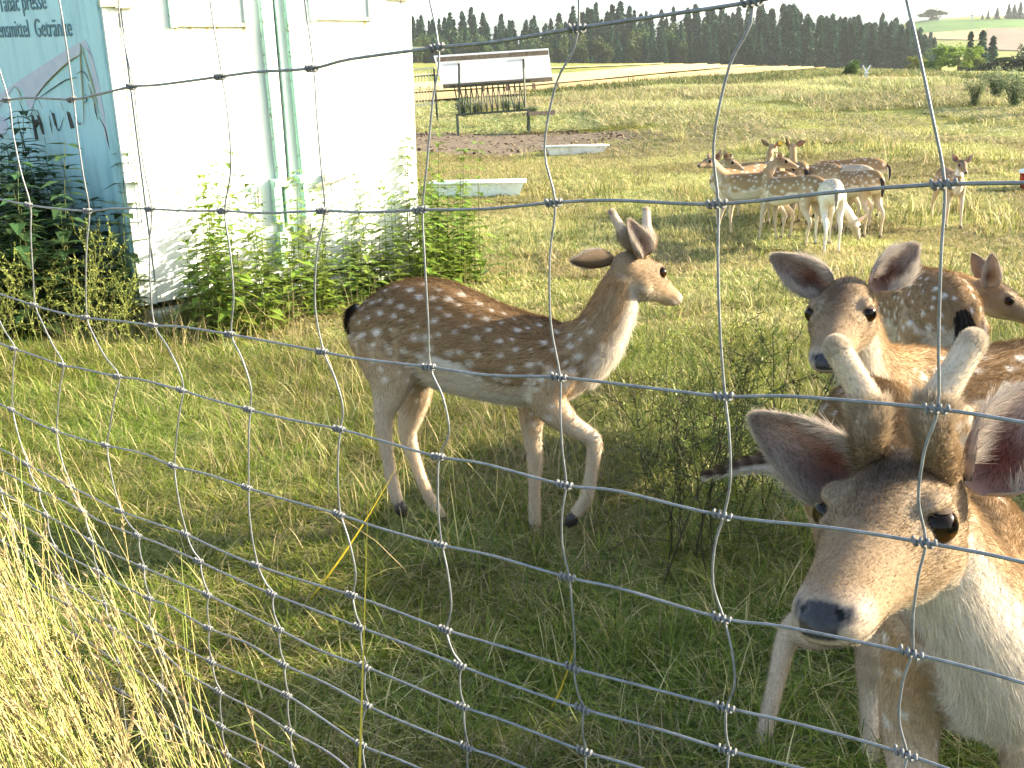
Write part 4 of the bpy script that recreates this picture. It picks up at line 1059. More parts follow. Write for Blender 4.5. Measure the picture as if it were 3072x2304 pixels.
        ln = ln * np.where((wq[:, 2] > .5) & (hlq[:, 0] > .15), .55, 1.0)
        fur_curves('fur', rt - base, nn, flow, cc_ * r.uniform(.62, 1.35, (fur, 1)), ln, furrad, .30, .16, 4, root)
    if fur:
        for v, f, c, e, eo in ears_v:         # long pale hairs inside the ear, short fringe on the rim
            nu, nv = 16, 13; m = int(9000 * extra_fur); ax_ = nrm(e['axis']); op = nrm(np.asarray(e['open']) - ax_ * np.dot(e['open'], ax_)); 
            u = r.uniform(.06, .97, m); q = r.uniform(0, nv - 1.001, m); edge = r.random(m) < .5; q = np.where(edge, np.where(r.random(m) < .5, r.uniform(0, 1.3, m), r.uniform(nv - 2.3, nv - 1.01, m)), q)
            i0 = (u * nu).astype(int); j0 = q.astype(int); fu = (u * nu - i0)[:, None]; fq_ = (q - j0)[:, None]
            gp = lambda i, j: v[i * nv + j]
            rt = gp(i0, j0) * (1 - fu) * (1 - fq_) + gp(i0 + 1, j0) * fu * (1 - fq_) + gp(i0, j0 + 1) * (1 - fu) * fq_ + gp(i0 + 1, j0 + 1) * fu * fq_
            mid = v[np.clip(i0, 0, nu) * nv + 6]; inw = mid - rt; inw /= np.linalg.norm(inw, axis=1, keepdims=True) + 1e-6
            cb = c[i0 * nv + j0]; cb = np.where((edge & (r.random(m) < .7))[:, None], (.55, .50, .44), cb * np.where(r.random((m, 1)) < .3, .35, 1.05))
            ln = np.where(edge, np.where(u < .6, .022, .008), .009)
            fur_curves('ear_hair', rt, np.tile(op, (m, 1)), inw * np.where(edge, .35, .3)[:, None] + ax_ * .8, cb * r.uniform(.7, 1.25, (m, 1)), ln, .00022, .22, .22, 4, eo)
    return root

def bez(a, b, c, d, n):
    t = np.linspace(0, 1, n)[:, None]
    return (1 - t) ** 3 * a + 3 * (1 - t) ** 2 * t * b + 3 * (1 - t) * t * t * c + t ** 3 * d
def hframe(fw, roll=0.0):
    x = nrm(fw); y = nrm(np.cross((0, 0, 1), x)); z = np.cross(x, y)
    if roll: y, z = y * math.cos(roll) + z * math.sin(roll), z * math.cos(roll) - y * math.sin(roll)
    return np.stack([x, y, z], 1)
TORSO = [(-.50, .690, .040, .060, .075), (-.45, .685, .080, .100, .11), (-.37, .675, .105, .135, .15), (-.25, .665, .115, .145, .155), (-.10, .650, .120, .140, .155), (.05, .635, .128, .145, .175), (.20, .620, .125, .155, .185), (.31, .620, .105, .150, .175), (.39, .625, .075, .115, .130), (.44, .625, .045, .07, .08)]
def generic_deer(name, label, base, ang, head, look, S=1.0, feet=((0, 0, 0, 0)), coat='brown', ears=None, voxel=.010, lean=0.0, tail='down', antler=False, crouch=0.0, **kw):
    """ang heading; head: (forward, left, up) of the skull origin in metres (unscaled); look: direction of the nose in local axes"""
    base = np.asarray(base, float); hd = np.array([math.cos(ang), math.sin(ang), 0]); lf = np.array([-hd[1], hd[0], 0]); up = np.array([0, 0, 1.0])
    loc = lambda x, y, z: base + S * (hd * x + lf * y + up * (z + lean * x))
    tor = [(*loc(x, 0, z), w * S, ru * S, rd * S) for x, z, w, ru, rd in TORSO]
    hM = hframe(hd * look[0] + lf * look[1] + up * look[2]); hT = loc(*head)
    n0 = loc(.30, 0, .655); n3 = hT + hM @ (np.array([-.005, 0, -.022]) * S); dl = np.linalg.norm(n3 - n0)
    c1 = n0 + nrm(hd * .8 + up * (.55 if head[2] > .7 else -.25)) * dl * .40; c2 = n3 + nrm(-hM[:, 0] * .75 - hM[:, 2] * (.75 if head[2] > .7 else -.1)) * dl * .34
    npt = bez(n0, c1, c2, n3, 6); nr = [(.092, .125), (.074, .105), (.058, .080), (.049, .064), (.044, .055), (.041, .050)]
    nk = [(*q, a * S, b * S, b * S) for q, (a, b) in zip(npt, nr)]
    legs = []; fd = list(feet) if len(feet) == 4 else [0, 0, 0, 0]
    for i, s in enumerate((1, -1)):
        d = fd[i]; y = .078 * s
        legs.append([(*loc(.33, y * .9, .63), .052 * S, .085 * S, .085 * S), (*loc(.295 + d * .2, y, .47), .040 * S, .052 * S, .055 * S), (*loc(.315 + d * .45, y, .36), .027 * S, .033 * S, .033 * S), (*loc(.325 + d * .62, y, .255), .022 * S, .025 * S, .024 * S), (*loc(.325 + d * .8, y, .15), .0145 * S, .016 * S, .016 * S), (*loc(.325 + d, y, .065), .017 * S, .019 * S, .019 * S), (*loc(.345 + d, y, .015 - lean * .345), .016 * S, .017 * S, .017 * S)])
    for i, s in enumerate((1, -1)):
        d = fd[2 + i]; y = .080 * s
        legs.append([(*loc(-.34, y * .95, .655), .058 * S, .12 * S, .11 * S), (*loc(-.30 + d * .1, y * 1.05, .52), .052 * S, .085 * S, .085 * S), (*loc(-.325 + d * .4, y, .41), .034 * S, .048 * S, .045 * S), (*loc(-.42 + d * .75, y, .30), .021 * S, .028 * S, .030 * S), (*loc(-.405 + d * .9, y, .18), .0155 * S, .017 * S, .018 * S), (*loc(-.395 + d, y, .068), .017 * S, .019 * S, .019 * S), (*loc(-.375 + d, y, .015 + lean * .375), .016 * S, .017 * S, .017 * S)])
    if ears is None: ears = (((-.2, .85, .5), (.6, .3, .1)),) * 2
    eo = []
    for s, e in zip((1, -1), ears):
        (a, o) = e[:2]; eo.append(dict(base=(.0, .040 * s, .022), axis=hM @ np.array([a[0], a[1] * s, a[2]]), open=hM @ np.array([o[0], o[1] * s, o[2]]), L=.135, W=.072, tag=(len(e) > 2 and e[2])))
    tl = [(-.50, 0, .71), (-.545, .0, .665), (-.555, 0, .58), (-.55, 0, .50)] if tail == 'down' else [(-.50, 0, .71), (-.57, 0, .70), (-.64, .05, .67), (-.70, .09, .66)]
    T_ = dict(pts=[loc(*q) for q in tl], rad=[.02 * S, .026 * S, .022 * S, .008 * S], up=-hd if tail == 'down' else up)
    an = []
    return deer(name, label, base, hd, dict(torso=tor, neck=nk), legs, hM, hT, S, eo, an, T_, coat, voxel, **kw)
# ------------------------------------------------------------------ walking young buck in the middle
h1 = nrm([.966, -.259, 0]); nR = np.array([h1[1], -h1[0], 0]); o1 = np.array([-.10, 2.95, 0])
def b1(x, y, off=0.0):                    # crop pixel (the buck's own close-up) -> point on its mid-plane, moved sideways
    return on_plane(1000 + x / 1.455, 560 + y / 1.455, o1 + nR * off, nR)
PXM = 3.0 / FPX / 1.455                   # metres per crop pixel
def row(x, y, rs, ru, off=0.0): return (*b1(x, y, off), rs, ru, ru)
tor = []
for x, a, b, w in ((100, 540, 640, .045), (150, 478, 725, .085), (230, 428, 800, .108), (330, 396, 850, .118), (450, 396, 885, .120), (560, 445, 915, .124), (700, 508, 942, .128), (820, 548, 958, .126), (920, 570, 955, .116), (1010, 600, 935, .098), (1090, 650, 890, .075), (1140, 700, 850, .045)):
    tor.append((*b1(x, (a + b) / 2), w, (b - a) / 2 * PXM, (b - a) / 2 * PXM))
nk = []
for (xa, ya), (xb, yb), w in (((985, 600), (1110, 885), .085), ((1080, 562), (1185, 800), .075), ((1140, 500), (1232, 700), .060), ((1185, 410), (1275, 600), .050), ((1210, 335), (1312, 500), .045)):
    q = (b1(xa, ya) + b1(xb, yb)) / 2; r_ = np.linalg.norm(b1(xa, ya) - b1(xb, yb)) / 2; nk.append((*q, w, r_, r_))
M1 = np.array([[0.6924444988214331, -0.6835899935366507, 0.23070616981020686], [0.5751262570576797, 0.7160741397400257, 0.3955598751622891], [-0.43560349458510766, -0.14121808358756205, 0.8889921531560885]])
T1 = np.array([0.3580777076976034, 3.013585290903968, 0.8540136012642944])
sh = b1(1260, 360)[1] - T1[1]; T1 = CAM + (T1 - CAM) * ((o1[1] + (b1(1260, 360)[1] - o1[1]) - .0) / T1[1]) * 1.0
nk.append((*(T1 + M1 @ np.array([-.005, 0, -.02])), .042, .052, .052))
nf = [row(955, 790, .055, .095, .06), row(935, 930, .045, .062, .075), row(1030, 1035, .028, .033, .075), row(1095, 1075, .026, .027, .075), row(1140, 1120, .024, .024, .075), row(1125, 1250, .0165, .018, .075), row(1108, 1350, .019, .021, .075), row(1065, 1420, .018, .019, .07), row(1035, 1462, .014, .015, .07)]
ff_ = [row(920, 800, .05, .09, -.06), row(872, 980, .036, .044, -.07), row(868, 1080, .027, .030, -.07), row(880, 1190, .023, .025, -.07), row(878, 1330, .016, .018, -.07), row(880, 1465, .019, .021, -.07), row(893, 1535, .017, .019, -.07), row(905, 1588, .016, .017, -.07)]
nh = [row(230, 640, .062, .13, .055), row(250, 800, .055, .092, .07), row(245, 900, .040, .055, .075), row(222, 990, .028, .033, .075), row(222, 1070, .022, .026, .075), row(240, 1200, .0165, .018, .075), row(266, 1330, .019, .020, .075), row(300, 1420, .016, .016, .075)]
fh = [row(290, 690, .058, .12, -.055), row(355, 860, .046, .062, -.07), row(340, 990, .034, .043, -.075), row(325, 1080, .024, .030, -.075), row(365, 1220, .017, .019, -.075), row(412, 1340, .018, .019, -.075), row(462, 1425, .019, .020, -.075), row(500, 1482, .013, .014, -.075)]
H1 = lambda *q: T1 + M1 @ np.array(q)
z1 = float(np.dot(T1 - CAM, CF))
ant1 = [([H1(.03, -.03, .035), P(1880, 722, z1 - .04), P(1862, 684, z1 - .05), P(1848, 660, z1 - .055), P(1838, 642, z1 - .06)], [.017, .017, .0130, .0115, .0110]),
        ([H1(.03, .03, .035), P(1945, 735, z1 + .03), P(1943, 703, z1 + .035), P(1941, 680, z1 + .035), P(1939, 636, z1 + .04)], [.018, .019, .019, .0125, .0112])]
ears1 = [dict(base=(.0, -.040, .022), axis=CU * .9 - CR * .28 - CF * .35, open=-CF * .75 + CR * .55, L=.115, W=.068), dict(base=(-.02, .032, .012), axis=-CR * .95 - CU * .04 - CF * .25, open=CF * .9 + CU * .35, L=.135, W=.056)]
tail1 = dict(pts=[b1(112, 530), b1(88, 560), b1(84, 600), b1(92, 640)], rad=[.018, .020, .016, .006], up=-h1)
deer('young_buck', 'young spotted fallow buck with two short velvet spikes walking across the grass', (o1[0], o1[1], 0), h1, dict(torso=tor, neck=nk), [nf, ff_, nh, fh], M1, T1, 1.0, ears1, ant1, tail1, voxel=.0055, fur=70000, furlen=.016, furrad=.00042, spot_n=230, spot_r=(.0058, .0115), extra_fur=.6, eye_amber=.5, seed=4)

# ------------------------------------------------------------------ near buck looking through the fence
M0 = np.array([[-0.549125617165815, 0.8259275552658947, -0.12768997621099765], [-0.8342339646441937, -0.550868350039094, 0.024448990965609523], [-0.05014727117493965, 0.11994888235289515, 0.9915127416306855]])
T0 = np.array([0.4139320801352244, 0.9878351908537482, 0.9155417654290174]); T0 = CAM + (T0 - CAM) * 1.03; HS0 = 1.12
_pv = T0 + M0 @ np.array([.097, 0, .01]) * HS0; _a = math.radians(-5); _Rz = np.array([[math.cos(_a), -math.sin(_a), 0], [math.sin(_a), math.cos(_a), 0], [0, 0, 1]]); M0 = _Rz @ M0; T0 = _pv - M0 @ np.array([.097, 0, .01]) * HS0 + CR * .002 - CU * .008
hd0 = nrm([-.10, -1, 0]); lf0 = np.array([-hd0[1], hd0[0], 0]); base0 = np.array([.665, 1.53, 0])
l0 = lambda x, y, z: base0 + hd0 * x + lf0 * y + np.array([0, 0, z])
tor = [(*l0(x * .92, 0, z - .01), w * 1.02, a, b) for x, z, w, a, b in TORSO]
n0 = l0(.30, 0, .62); n3 = T0 + M0 @ np.array([-.008, 0, -.03]) * HS0
nkp = bez(n0, l0(.50, .0, .62), n3 + np.array([.10, .02, -.16]), n3, 7)
nk = [(*q, a, b, b) for q, (a, b) in zip(nkp, [(.095, .13), (.088, .118), (.078, .102), (.068, .088), (.060, .076), (.054, .066), (.048, .058)])]
H0_ = lambda *q: T0 + M0 @ np.array(q) * HS0
lg = []
for s, d in ((1, .02), (-1, .03)):
    y = .08 * s
    lg.append([(*l0(.31, y, .62), .052, .085, .085), (*l0(.28 + d * .3, y, .46), .04, .052, .052), (*l0(.30 + d, y, .36), .028, .033, .033), (*l0(.30 + d, y, .25), .022, .025, .025), (*l0(.30 + d, y, .15), .0145, .016, .016), (*l0(.30 + d, y, .065), .017, .019, .019), (*l0(.32 + d, y, .012), .016, .017, .017)])
def hind(pts, y0):                        # (photo px, py, depth) joints after the hip
    return [(*l0(-.32, y0, .645), .058, .12, .11)] + [(*P(px, py, z), a, b, b) for px, py, z, a, b in pts]
lg.append(hind([(2560, 1800, 2.0, .05, .075), (2450, 1880, 2.02, .036, .045), (2372, 1895, 2.08, .024, .030), (2330, 2040, 2.06, .0165, .019), (2290, 2220, 2.04, .0165, .019), (2268, 2330, 2.02, .019, .021), (2262, 2410, 2.0, .015, .017)], -.085))
lg.append(hind([(2640, 1850, 1.96, .046, .07), (2620, 1960, 1.98, .034, .042), (2612, 2060, 2.02, .024, .028), (2610, 2180, 2.00, .0165, .019), (2612, 2290, 1.98, .019, .021), (2606, 2380, 1.96, .016, .017)], .085))
A = lambda px, py, z: P(px, py, z)
zr, zl = 1.03, .985
ant0 = [([H0_(.03, -.034, .03), A(2606, 1300, zr), A(2604, 1228, zr), A(2588, 1180, zr), A(2556, 1122, zr), A(2524, 1066, zr), A(2516, 1052, zr)], [.0175, .0172, .0182, .0148, .0136, .0133, .0130]),
        ([H0_(.03, .034, .03), A(2798, 1296, zl), A(2806, 1222, zl), A(2830, 1172, zl), A(2868, 1112, zl), A(2903, 1052, zl), A(2913, 1036, zl)], [.0175, .0175, .0188, .0152, .0140, .0136, .0133])]
ears0 = [dict(base=(.004, -.046, .010), axis=-CR * .86 + CU * .46 - CF * .02, open=-CF * .90 - CU * .34 - CR * .12, L=.132, W=.074), dict(base=(-.004, .048, .006), axis=CR * .62 + CU * .74 + CF * .12, open=-CF * .95 - CR * .2, L=.135, W=.080, red=.5)]
tail0 = dict(pts=[l0(-.42, -.03, .72), P(2440, 1405, 1.97), P(2290, 1388, 1.98), P(2135, 1420, 1.98)], rad=[.022, .026, .019, .005], up=(0, .1, 1), top=(.11, .075, .05), hair=.018)
deer('young_buck', 'young fallow buck close behind the fence with velvet spikes and open ears', base0, hd0, dict(torso=tor, neck=nk), lg, M0, T0, HS0, ears0, ant0, tail0, voxel=.0038, fur=160000, furlen=.015, furrad=.00026, spot_n=150, spot_r=(.007, .013), eye_amber=.9, seed=11, smooth_it=8)

# ------------------------------------------------------------------ doe looking over the near buck
M2 = np.array([[-0.4518685352272256, 0.8779538886312642, -0.15815118181298143], [-0.8662887803872421, -0.4741758717156256, -0.15716549130744573], [-0.2129755287510421, 0.06598645406420595, 0.9748267600108471]])
T2 = np.array([0.6503057850634131, 1.8802056444836128, 0.9467651556257433])
hd2 = nrm([-.97, -.24, 0]); lf2 = np.array([-hd2[1], hd2[0], 0]); base2 = np.array([1.21, 2.22, 0])
l2 = lambda x, y, z: base2 + hd2 * x + lf2 * y + np.array([0, 0, z])
tor = [(*l2(x, 0, z - .005), w, a, b) for x, z, w, a, b in TORSO]
n3 = T2 + M2 @ np.array([-.008, 0, -.028])
nkp = bez(l2(.30, 0, .66), l2(.45, 0, .72), n3 + np.array([.06, .05, -.15]), n3, 7)
nk = [(*q, a, b, b) for q, (a, b) in zip(nkp, [(.095, .125), (.082, .108), (.068, .088), (.057, .073), (.05, .062), (.046, .056), (.042, .052)])]
lg = []
for s in (1, -1):
    y = .08 * s
    lg.append([(*l2(.31, y, .66), .052, .085, .085), (*l2(.29, y, .49), .04, .052, .052), (*l2(.31, y, .38), .028, .033, .033), (*l2(.32, y, .26), .022, .025, .025), (*l2(.32, y, .15), .0145, .016, .016), (*l2(.32, y, .065), .017, .019, .019), (*l2(.34, y, .012), .016, .017, .017)])
    lg.append([(*l2(-.34, y, .69), .058, .12, .11), (*l2(-.30, y, .55), .052, .085, .085), (*l2(-.32, y, .43), .034, .048, .045), (*l2(-.42, y, .31), .021, .028, .03), (*l2(-.40, y, .18), .0155, .017, .018), (*l2(-.39, y, .068), .017, .019, .019), (*l2(-.37, y, .012), .016, .017, .017)])
ears2 = [dict(base=(-.002, -.040, .018), axis=-CR * .84 + CU * .50 - CF * .05, open=-CF * .9 + CR * .05 - CU * .25, L=.128, W=.070), dict(base=(-.002, .040, .018), axis=CR * .72 + CU * .68 + CF * .05, open=-CF * .95 - CR * .1, L=.128, W=.070, red=.3)]
tail2 = dict(pts=[l2(-.49, 0, .76), l2(-.54, 0, .71), l2(-.55, 0, .62), l2(-.545, 0, .55)], rad=[.02, .026, .022, .008], up=-hd2)
deer('fallow_doe', 'fallow doe with large upright ears facing us over the back of the near buck', base2, hd2, dict(torso=tor, neck=nk), lg, M2, T2, 1.0, ears2, (), tail2, voxel=.0042, fur=85000, furlen=.018, furrad=.00033, spot_n=190, spot_r=(.007, .013), eye_amber=.7, seed=21, smooth_it=7)

# ------------------------------------------------------------------ doe behind, rump towards us, head turned to the right
b = np.array([1.43, 3.45, 0]); a4 = math.radians(83)
h4 = P(2948, 868, 3.72) - b; hx, hy_ = math.cos(a4), math.sin(a4)
generic_deer('fallow_doe', 'spotted fallow doe seen from behind with her head turned to the right', b, a4, ((h4[0] * hx + h4[1] * hy_) / .97, (-h4[0] * hy_ + h4[1] * hx) / .97, h4[2] / .97), (-.25, -.85, -.42), .97, (.05, -.05, .03, -.04), voxel=.0065, fur=45000, furlen=.016, furrad=.0005, spot_n=190, spot_r=(.007, .013), seed=31, extra_fur=.3, ears=(((-.6, .45, .45), (.2, .9, .1)), ((-.35, .30, .9), (.35, .95, 0))))

# ------------------------------------------------------------------ herd farther out
GRP = 'herd standing together on the pasture'
AW = math.radians
herd = [
 # label, px, py(ground under the middle of the body), heading deg, head(fwd,left,up), look, S, coat, extra
 ('herd doe at the front turning her head right, dark tail over a striped rump', 2364, 736, 122, (.34, -.14, .95), (-.75, -.62, -.25), .83, 'brown', dict(ears=(((-.2, .9, .4), (.6, .4, .1)), ((-.2, .9, .4), (.6, .4, .1))), feet=(.05, -.06, .06, -.08))),
 ('white spotted deer with its rump to the camera and head lowered to graze', 2478, 752, 80, (.42, -.34, .30), (.25, -.35, -.85), .83, 'white', dict(feet=(0, .05, -.05, .03))),
 ('brown deer at the right end of the herd seen from behind with long dark tail', 2566, 706, 100, (.70, .08, .36), (.5, .1, -.85), .83, 'brown', dict(feet=(.02, 0, .05, -.05))),
 ('herd deer at the left front with upright ear, chest towards the camera', 2258, 716, 148, (.44, .24, .93), (.35, .8, -.1), .83, 'brown', dict(ears=(((-.3, .5, .85), (.3, .9, 0)), ((-.6, .6, .5), (.5, .5, 0))), feet=(.10, -.02, .02, -.04))),
 ('leftmost herd deer with pale arched neck and yellow ear tag', 2214, 684, 205, (.36, .20, .88), (-.45, .75, -.35), .83, 'brown', dict(ears=(((-.5, .7, .3), (.5, .5, 0), True), ((-.3, .6, .75), (.5, .6, 0))))),
 ('pale cream deer lowering its head in the middle of the herd', 2505, 684, 128, (.62, .05, .32), (.45, 0, -.9), .83, 'pale', dict()),
 ('spotted herd deer with its back arched behind the one with the pale neck', 2262, 664, 140, (.56, -.08, .72), (.6, -.2, -.6), .83, 'brown', dict()),
 ('herd deer seen from behind, facing away with raised head and yellow ear tag', 2312, 668, 84, (.50, -.05, .98), (.8, -.35, -.2), .83, 'brown', dict(ears=(((-.3, .8, .5), (.5, .4, .2)), ((-.25, .95, .25), (.5, .4, .2), True)))),
 ('dark-rumped herd deer facing away with white right edge', 2372, 664, 92, (.66, .03, .42), (.5, 0, -.85), .83, 'brown', dict()),
 ('herd deer facing away with its head raised high above the others', 2430, 676, 118, (.46, -.08, 1.0), (.8, -.45, .05), .83, 'brown', dict(ears=(((-.3, .5, .85), (.5, .5, .1)), ((-.2, .9, .4), (.5, .5, .1))))),
 ('brown deer side-on at the back of the herd, white-edged rump to the right', 2530, 654, 152, (.66, -.04, .36), (.5, -.1, -.85), .83, 'brown', dict()),
]
for k, (lab, px, py, an, hp, lk, S, coat, ex) in enumerate(herd):
    b = G(px, py)
    generic_deer('fallow_deer', lab, b, AW(an), hp, lk, S, ex.get('feet', (.04, -.05, .05, -.04)), coat, ex.get('ears'), voxel=.0125, group=GRP, spot_n=95 if coat != 'pale' else 40, spot_r=(.009, .015), smooth_it=3, seed=60 + k)
b = G(2838, 682)
generic_deer('fallow_fawn', 'slender fawn standing alone facing the camera beside the fence upright', b, AW(-98), (.36, .02, .90), (.85, .05, -.45), .76, (.06, -.06, .05, -.06), 'brown', (((-.3, .80, .55), (.8, .35, .1)), ((-.3, .75, .65), (.8, .35, .1))), voxel=.010, spot_n=80, spot_r=(.009, .013), smooth_it=3, seed=90)
# ================================================================== GRASS AND WEEDS
M_BLADE = leafy('grass_blade', .38, .5, .22, .25)
M_STRAW = leafy('dry_straw', .25, .55, .15, .25)
def blades(n, R, hmin, hmax, wid, lean, straw, seed, green=((.055, .085, .018), (.105, .135, .032), (.16, .165, .05)), dry=((.36, .29, .14), (.46, .38, .20), (.28, .22, .11)), seg=3, droop=.6, rcol=.22):
    r = np.random.default_rng(seed); V, F_, C_ = [], [], []; o = 0
    for k in range(n):
        a = r.uniform(0, 6.283); q = R * math.sqrt(r.random()); x, y = q * math.cos(a), q * math.sin(a)
        h = r.uniform(hmin, hmax); d = r.uniform(0, 6.283); ln = lean * r.uniform(.2, 1.3); w = wid * r.uniform(.6, 1.3)
        is_dry = r.random() < straw; c = np.array((dry if is_dry else green)[r.integers(0, 3)]) * r.uniform(1 - rcol, 1 + rcol)
        dx, dy = math.cos(d), math.sin(d); sx, sy = -dy, dx
        for i in range(seg + 1):
            t = i / seg; b = ln * t ** 1.7 * h * 1.2; z = h * (t - droop * ln * t * t * .75); ww = w * (1 - t) ** .7 if i < seg else 0
            z = max(z, .004)
            cx, cy = x + dx * b, y + dy * b
            if i < seg: V += [(cx - sx * ww, cy - sy * ww, z), (cx + sx * ww, cy + sy * ww, z)]; C_ += [c * (.8 + .25 * t)] * 2
            else: V.append((cx, cy, z)); C_.append(c * 1.1)
        for i in range(seg - 1): F_.append((o + 2 * i, o + 2 * i + 1, o + 2 * i + 3, o + 2 * i + 2))
        F_.append((o + 2 * seg - 2, o + 2 * seg - 1, o + 2 * seg)); o += 2 * seg + 1
    return np.array(V), F_, np.array(C_)
PROT = bpy.data.collections.new('grass_prototypes')     # not linked to the scene
def proto(coll, idx, *a, m=M_BLADE, **k):
    v, f, c = blades(*a, **k); o = bpy.data.objects.new(f'tuft_{idx:02d}', mesh('tuft', v, f, m, c)); coll.objects.link(o)
def coll(name): return bpy.data.collections.new(name)
def scatter(name, pts, rot, scl, colls, label, tilt=None):
    me = bpy.data.meshes.new(name); me.vertices.add(len(pts)); me.vertices.foreach_set('co', np.asarray(pts, np.float32).ravel())
    a = me.attributes.new('rot', 'FLOAT_VECTOR', 'POINT'); a.data.foreach_set('vector', np.asarray(rot, np.float32).ravel())
    a = me.attributes.new('scl', 'FLOAT_VECTOR', 'POINT'); a.data.foreach_set('vector', np.asarray(scl, np.float32).ravel())
    o = put(name, me, label=label, cat='grass', kind='stuff')
    ng = bpy.data.node_groups.new(name, 'GeometryNodeTree')
    ng.interface.new_socket('Geometry', in_out='INPUT', socket_type='NodeSocketGeometry'); ng.interface.new_socket('Geometry', in_out='OUTPUT', socket_type='NodeSocketGeometry')
    gi = ng.nodes.new('NodeGroupInput'); go = ng.nodes.new('NodeGroupOutput')
    ci = ng.nodes.new('GeometryNodeCollectionInfo'); ci.inputs[0].default_value = colls; ci.inputs['Separate Children'].default_value = True; ci.inputs['Reset Children'].default_value = True
    ip = ng.nodes.new('GeometryNodeInstanceOnPoints'); ip.inputs['Pick Instance'].default_value = True
    r1 = ng.nodes.new('GeometryNodeInputNamedAttribute'); r1.data_type = 'FLOAT_VECTOR'; r1.inputs[0].default_value = 'rot'
    r2 = ng.nodes.new('GeometryNodeInputNamedAttribute'); r2.data_type = 'FLOAT_VECTOR'; r2.inputs[0].default_value = 'scl'
    e2r = ng.nodes.new('FunctionNodeEulerToRotation')
    ng.links.new(gi.outputs[0], ip.inputs['Points']); ng.links.new(ci.outputs[0], ip.inputs['Instance']); ng.links.new(r1.outputs[0], e2r.inputs[0]); ng.links.new(e2r.outputs[0], ip.inputs['Rotation']); ng.links.new(r2.outputs[0], ip.inputs['Scale'])
    ng.links.new(ip.outputs[0], go.inputs[0])
    md = o.modifiers.new('scatter', 'NODES'); md.node_group = ng
    return o
def vnoise(x, y, s, seed=0):
    return (np.sin(x * s + 1.3 * np.sin(y * s * .8 + seed)) + np.sin(y * s * 1.1 + 1.7 * np.sin(x * s * .7 + seed * 2)) + np.sin((x + y) * s * .6 + seed)) / 3
def area_points(n, y0, y1, margin, pw=1.0, fov=.56):
    """random ground points in the view wedge; density ~ y^-pw (relative to area)"""
    y = rng.uniform(y0, y1, n * 4); p = y ** (1 - pw); y = y[rng.random(n * 4) < p / p.max()][:n]
    x = rng.uniform(-1, 1, len(y)) * (y * fov + margin)
    # keep out of the trailer and the bare soil
    l = (np.stack([x, y], 1) - KO[:2]) @ np.array([[KM[0, 0], KM[0, 1]], [KM[1, 0], KM[1, 1]]])
    ok = ~((l[:, 0] > .05) & (l[:, 0] < KW - .05) & (l[:, 1] > .1) & (l[:, 1] < KL))
    e = ((x - SOIL_C[0]) / 2.7) ** 2 + ((y - SOIL_C[1]) / 1.6) ** 2; ok &= (e > 1) | (rng.random(len(x)) < .06)
    return x[ok], y[ok]
def inst(x, y, smin, smax, tilt=.15, zs=1.0, sink=.0):
    n = len(x); s = rng.uniform(smin, smax, n)
    rot = np.stack([rng.normal(0, tilt, n), rng.normal(0, tilt, n), rng.uniform(0, 6.283, n)], 1)
    return np.stack([x, y, H(x, y) - sink], 1), rot, np.stack([s, s, s * rng.uniform(.75, 1.25, n) * zs], 1)
def turf_tile(n, size, hmin, hmax, wid, lean, straw, seed, green, dry, seg=3, droop=.7, patch=3.0, over=.06):
    """square piece of turf, all blades in one mesh (vectorised)"""
    r = np.random.default_rng(seed); h2 = size / 2 + over
    x, y = r.uniform(-h2, h2, n), r.uniform(-h2, h2, n)
    pn = vnoise(x, y, patch * 2.2 / size * 3, seed); pn2 = vnoise(x, y, patch * 5 / size * 3, seed + 3)
    h = r.uniform(hmin, hmax, n) * np.clip(1 + .45 * pn, .4, 1.6); ln = lean * r.uniform(.2, 1.35, n); w = wid * r.uniform(.6, 1.35, n)
    d = r.uniform(0, 6.283, n) + 1.0 * pn2; dry_ = r.random(n) < np.clip(straw * (1 + 1.1 * pn2), .03, .95)
    G_, D_ = np.array(green), np.array(dry); c = np.where(dry_[:, None], D_[r.integers(0, 3, n)], G_[r.integers(0, 3, n)]) * r.uniform(.72, 1.28, (n, 1))
    ln = np.where(dry_, ln * 1.35, ln)
    dx, dy = np.cos(d), np.sin(d); V = np.zeros((n, 2 * seg + 1, 3)); C_ = np.zeros((n, 2 * seg + 1, 3))
    for i in range(seg + 1):
        t = i / seg; b = ln * t ** 1.7 * h * 1.25; z = np.maximum(h * (t - droop * ln * t * t * .72), .003 + .012 * r.random(n) * t); ww = w * (1 - t) ** .6
        if i < seg:
            V[:, 2 * i] = np.stack([x + dx * b + dy * ww, y + dy * b - dx * ww, z], 1); V[:, 2 * i + 1] = np.stack([x + dx * b - dy * ww, y + dy * b + dx * ww, z], 1); C_[:, 2 * i:2 * i + 2] = c[:, None]
        else: V[:, 2 * seg] = np.stack([x + dx * b, y + dy * b, z], 1); C_[:, 2 * seg] = c
    o = (np.arange(n) * (2 * seg + 1))[:, None]; fs = [o + np.array([[2 * i, 2 * i + 1, 2 * i + 3, 2 * i + 2]]) for i in range(seg - 1)]
    return V.reshape(-1, 3), [np.concatenate(fs), o + np.array([[2 * seg - 2, 2 * seg - 1, 2 * seg]])], C_.reshape(-1, 3)
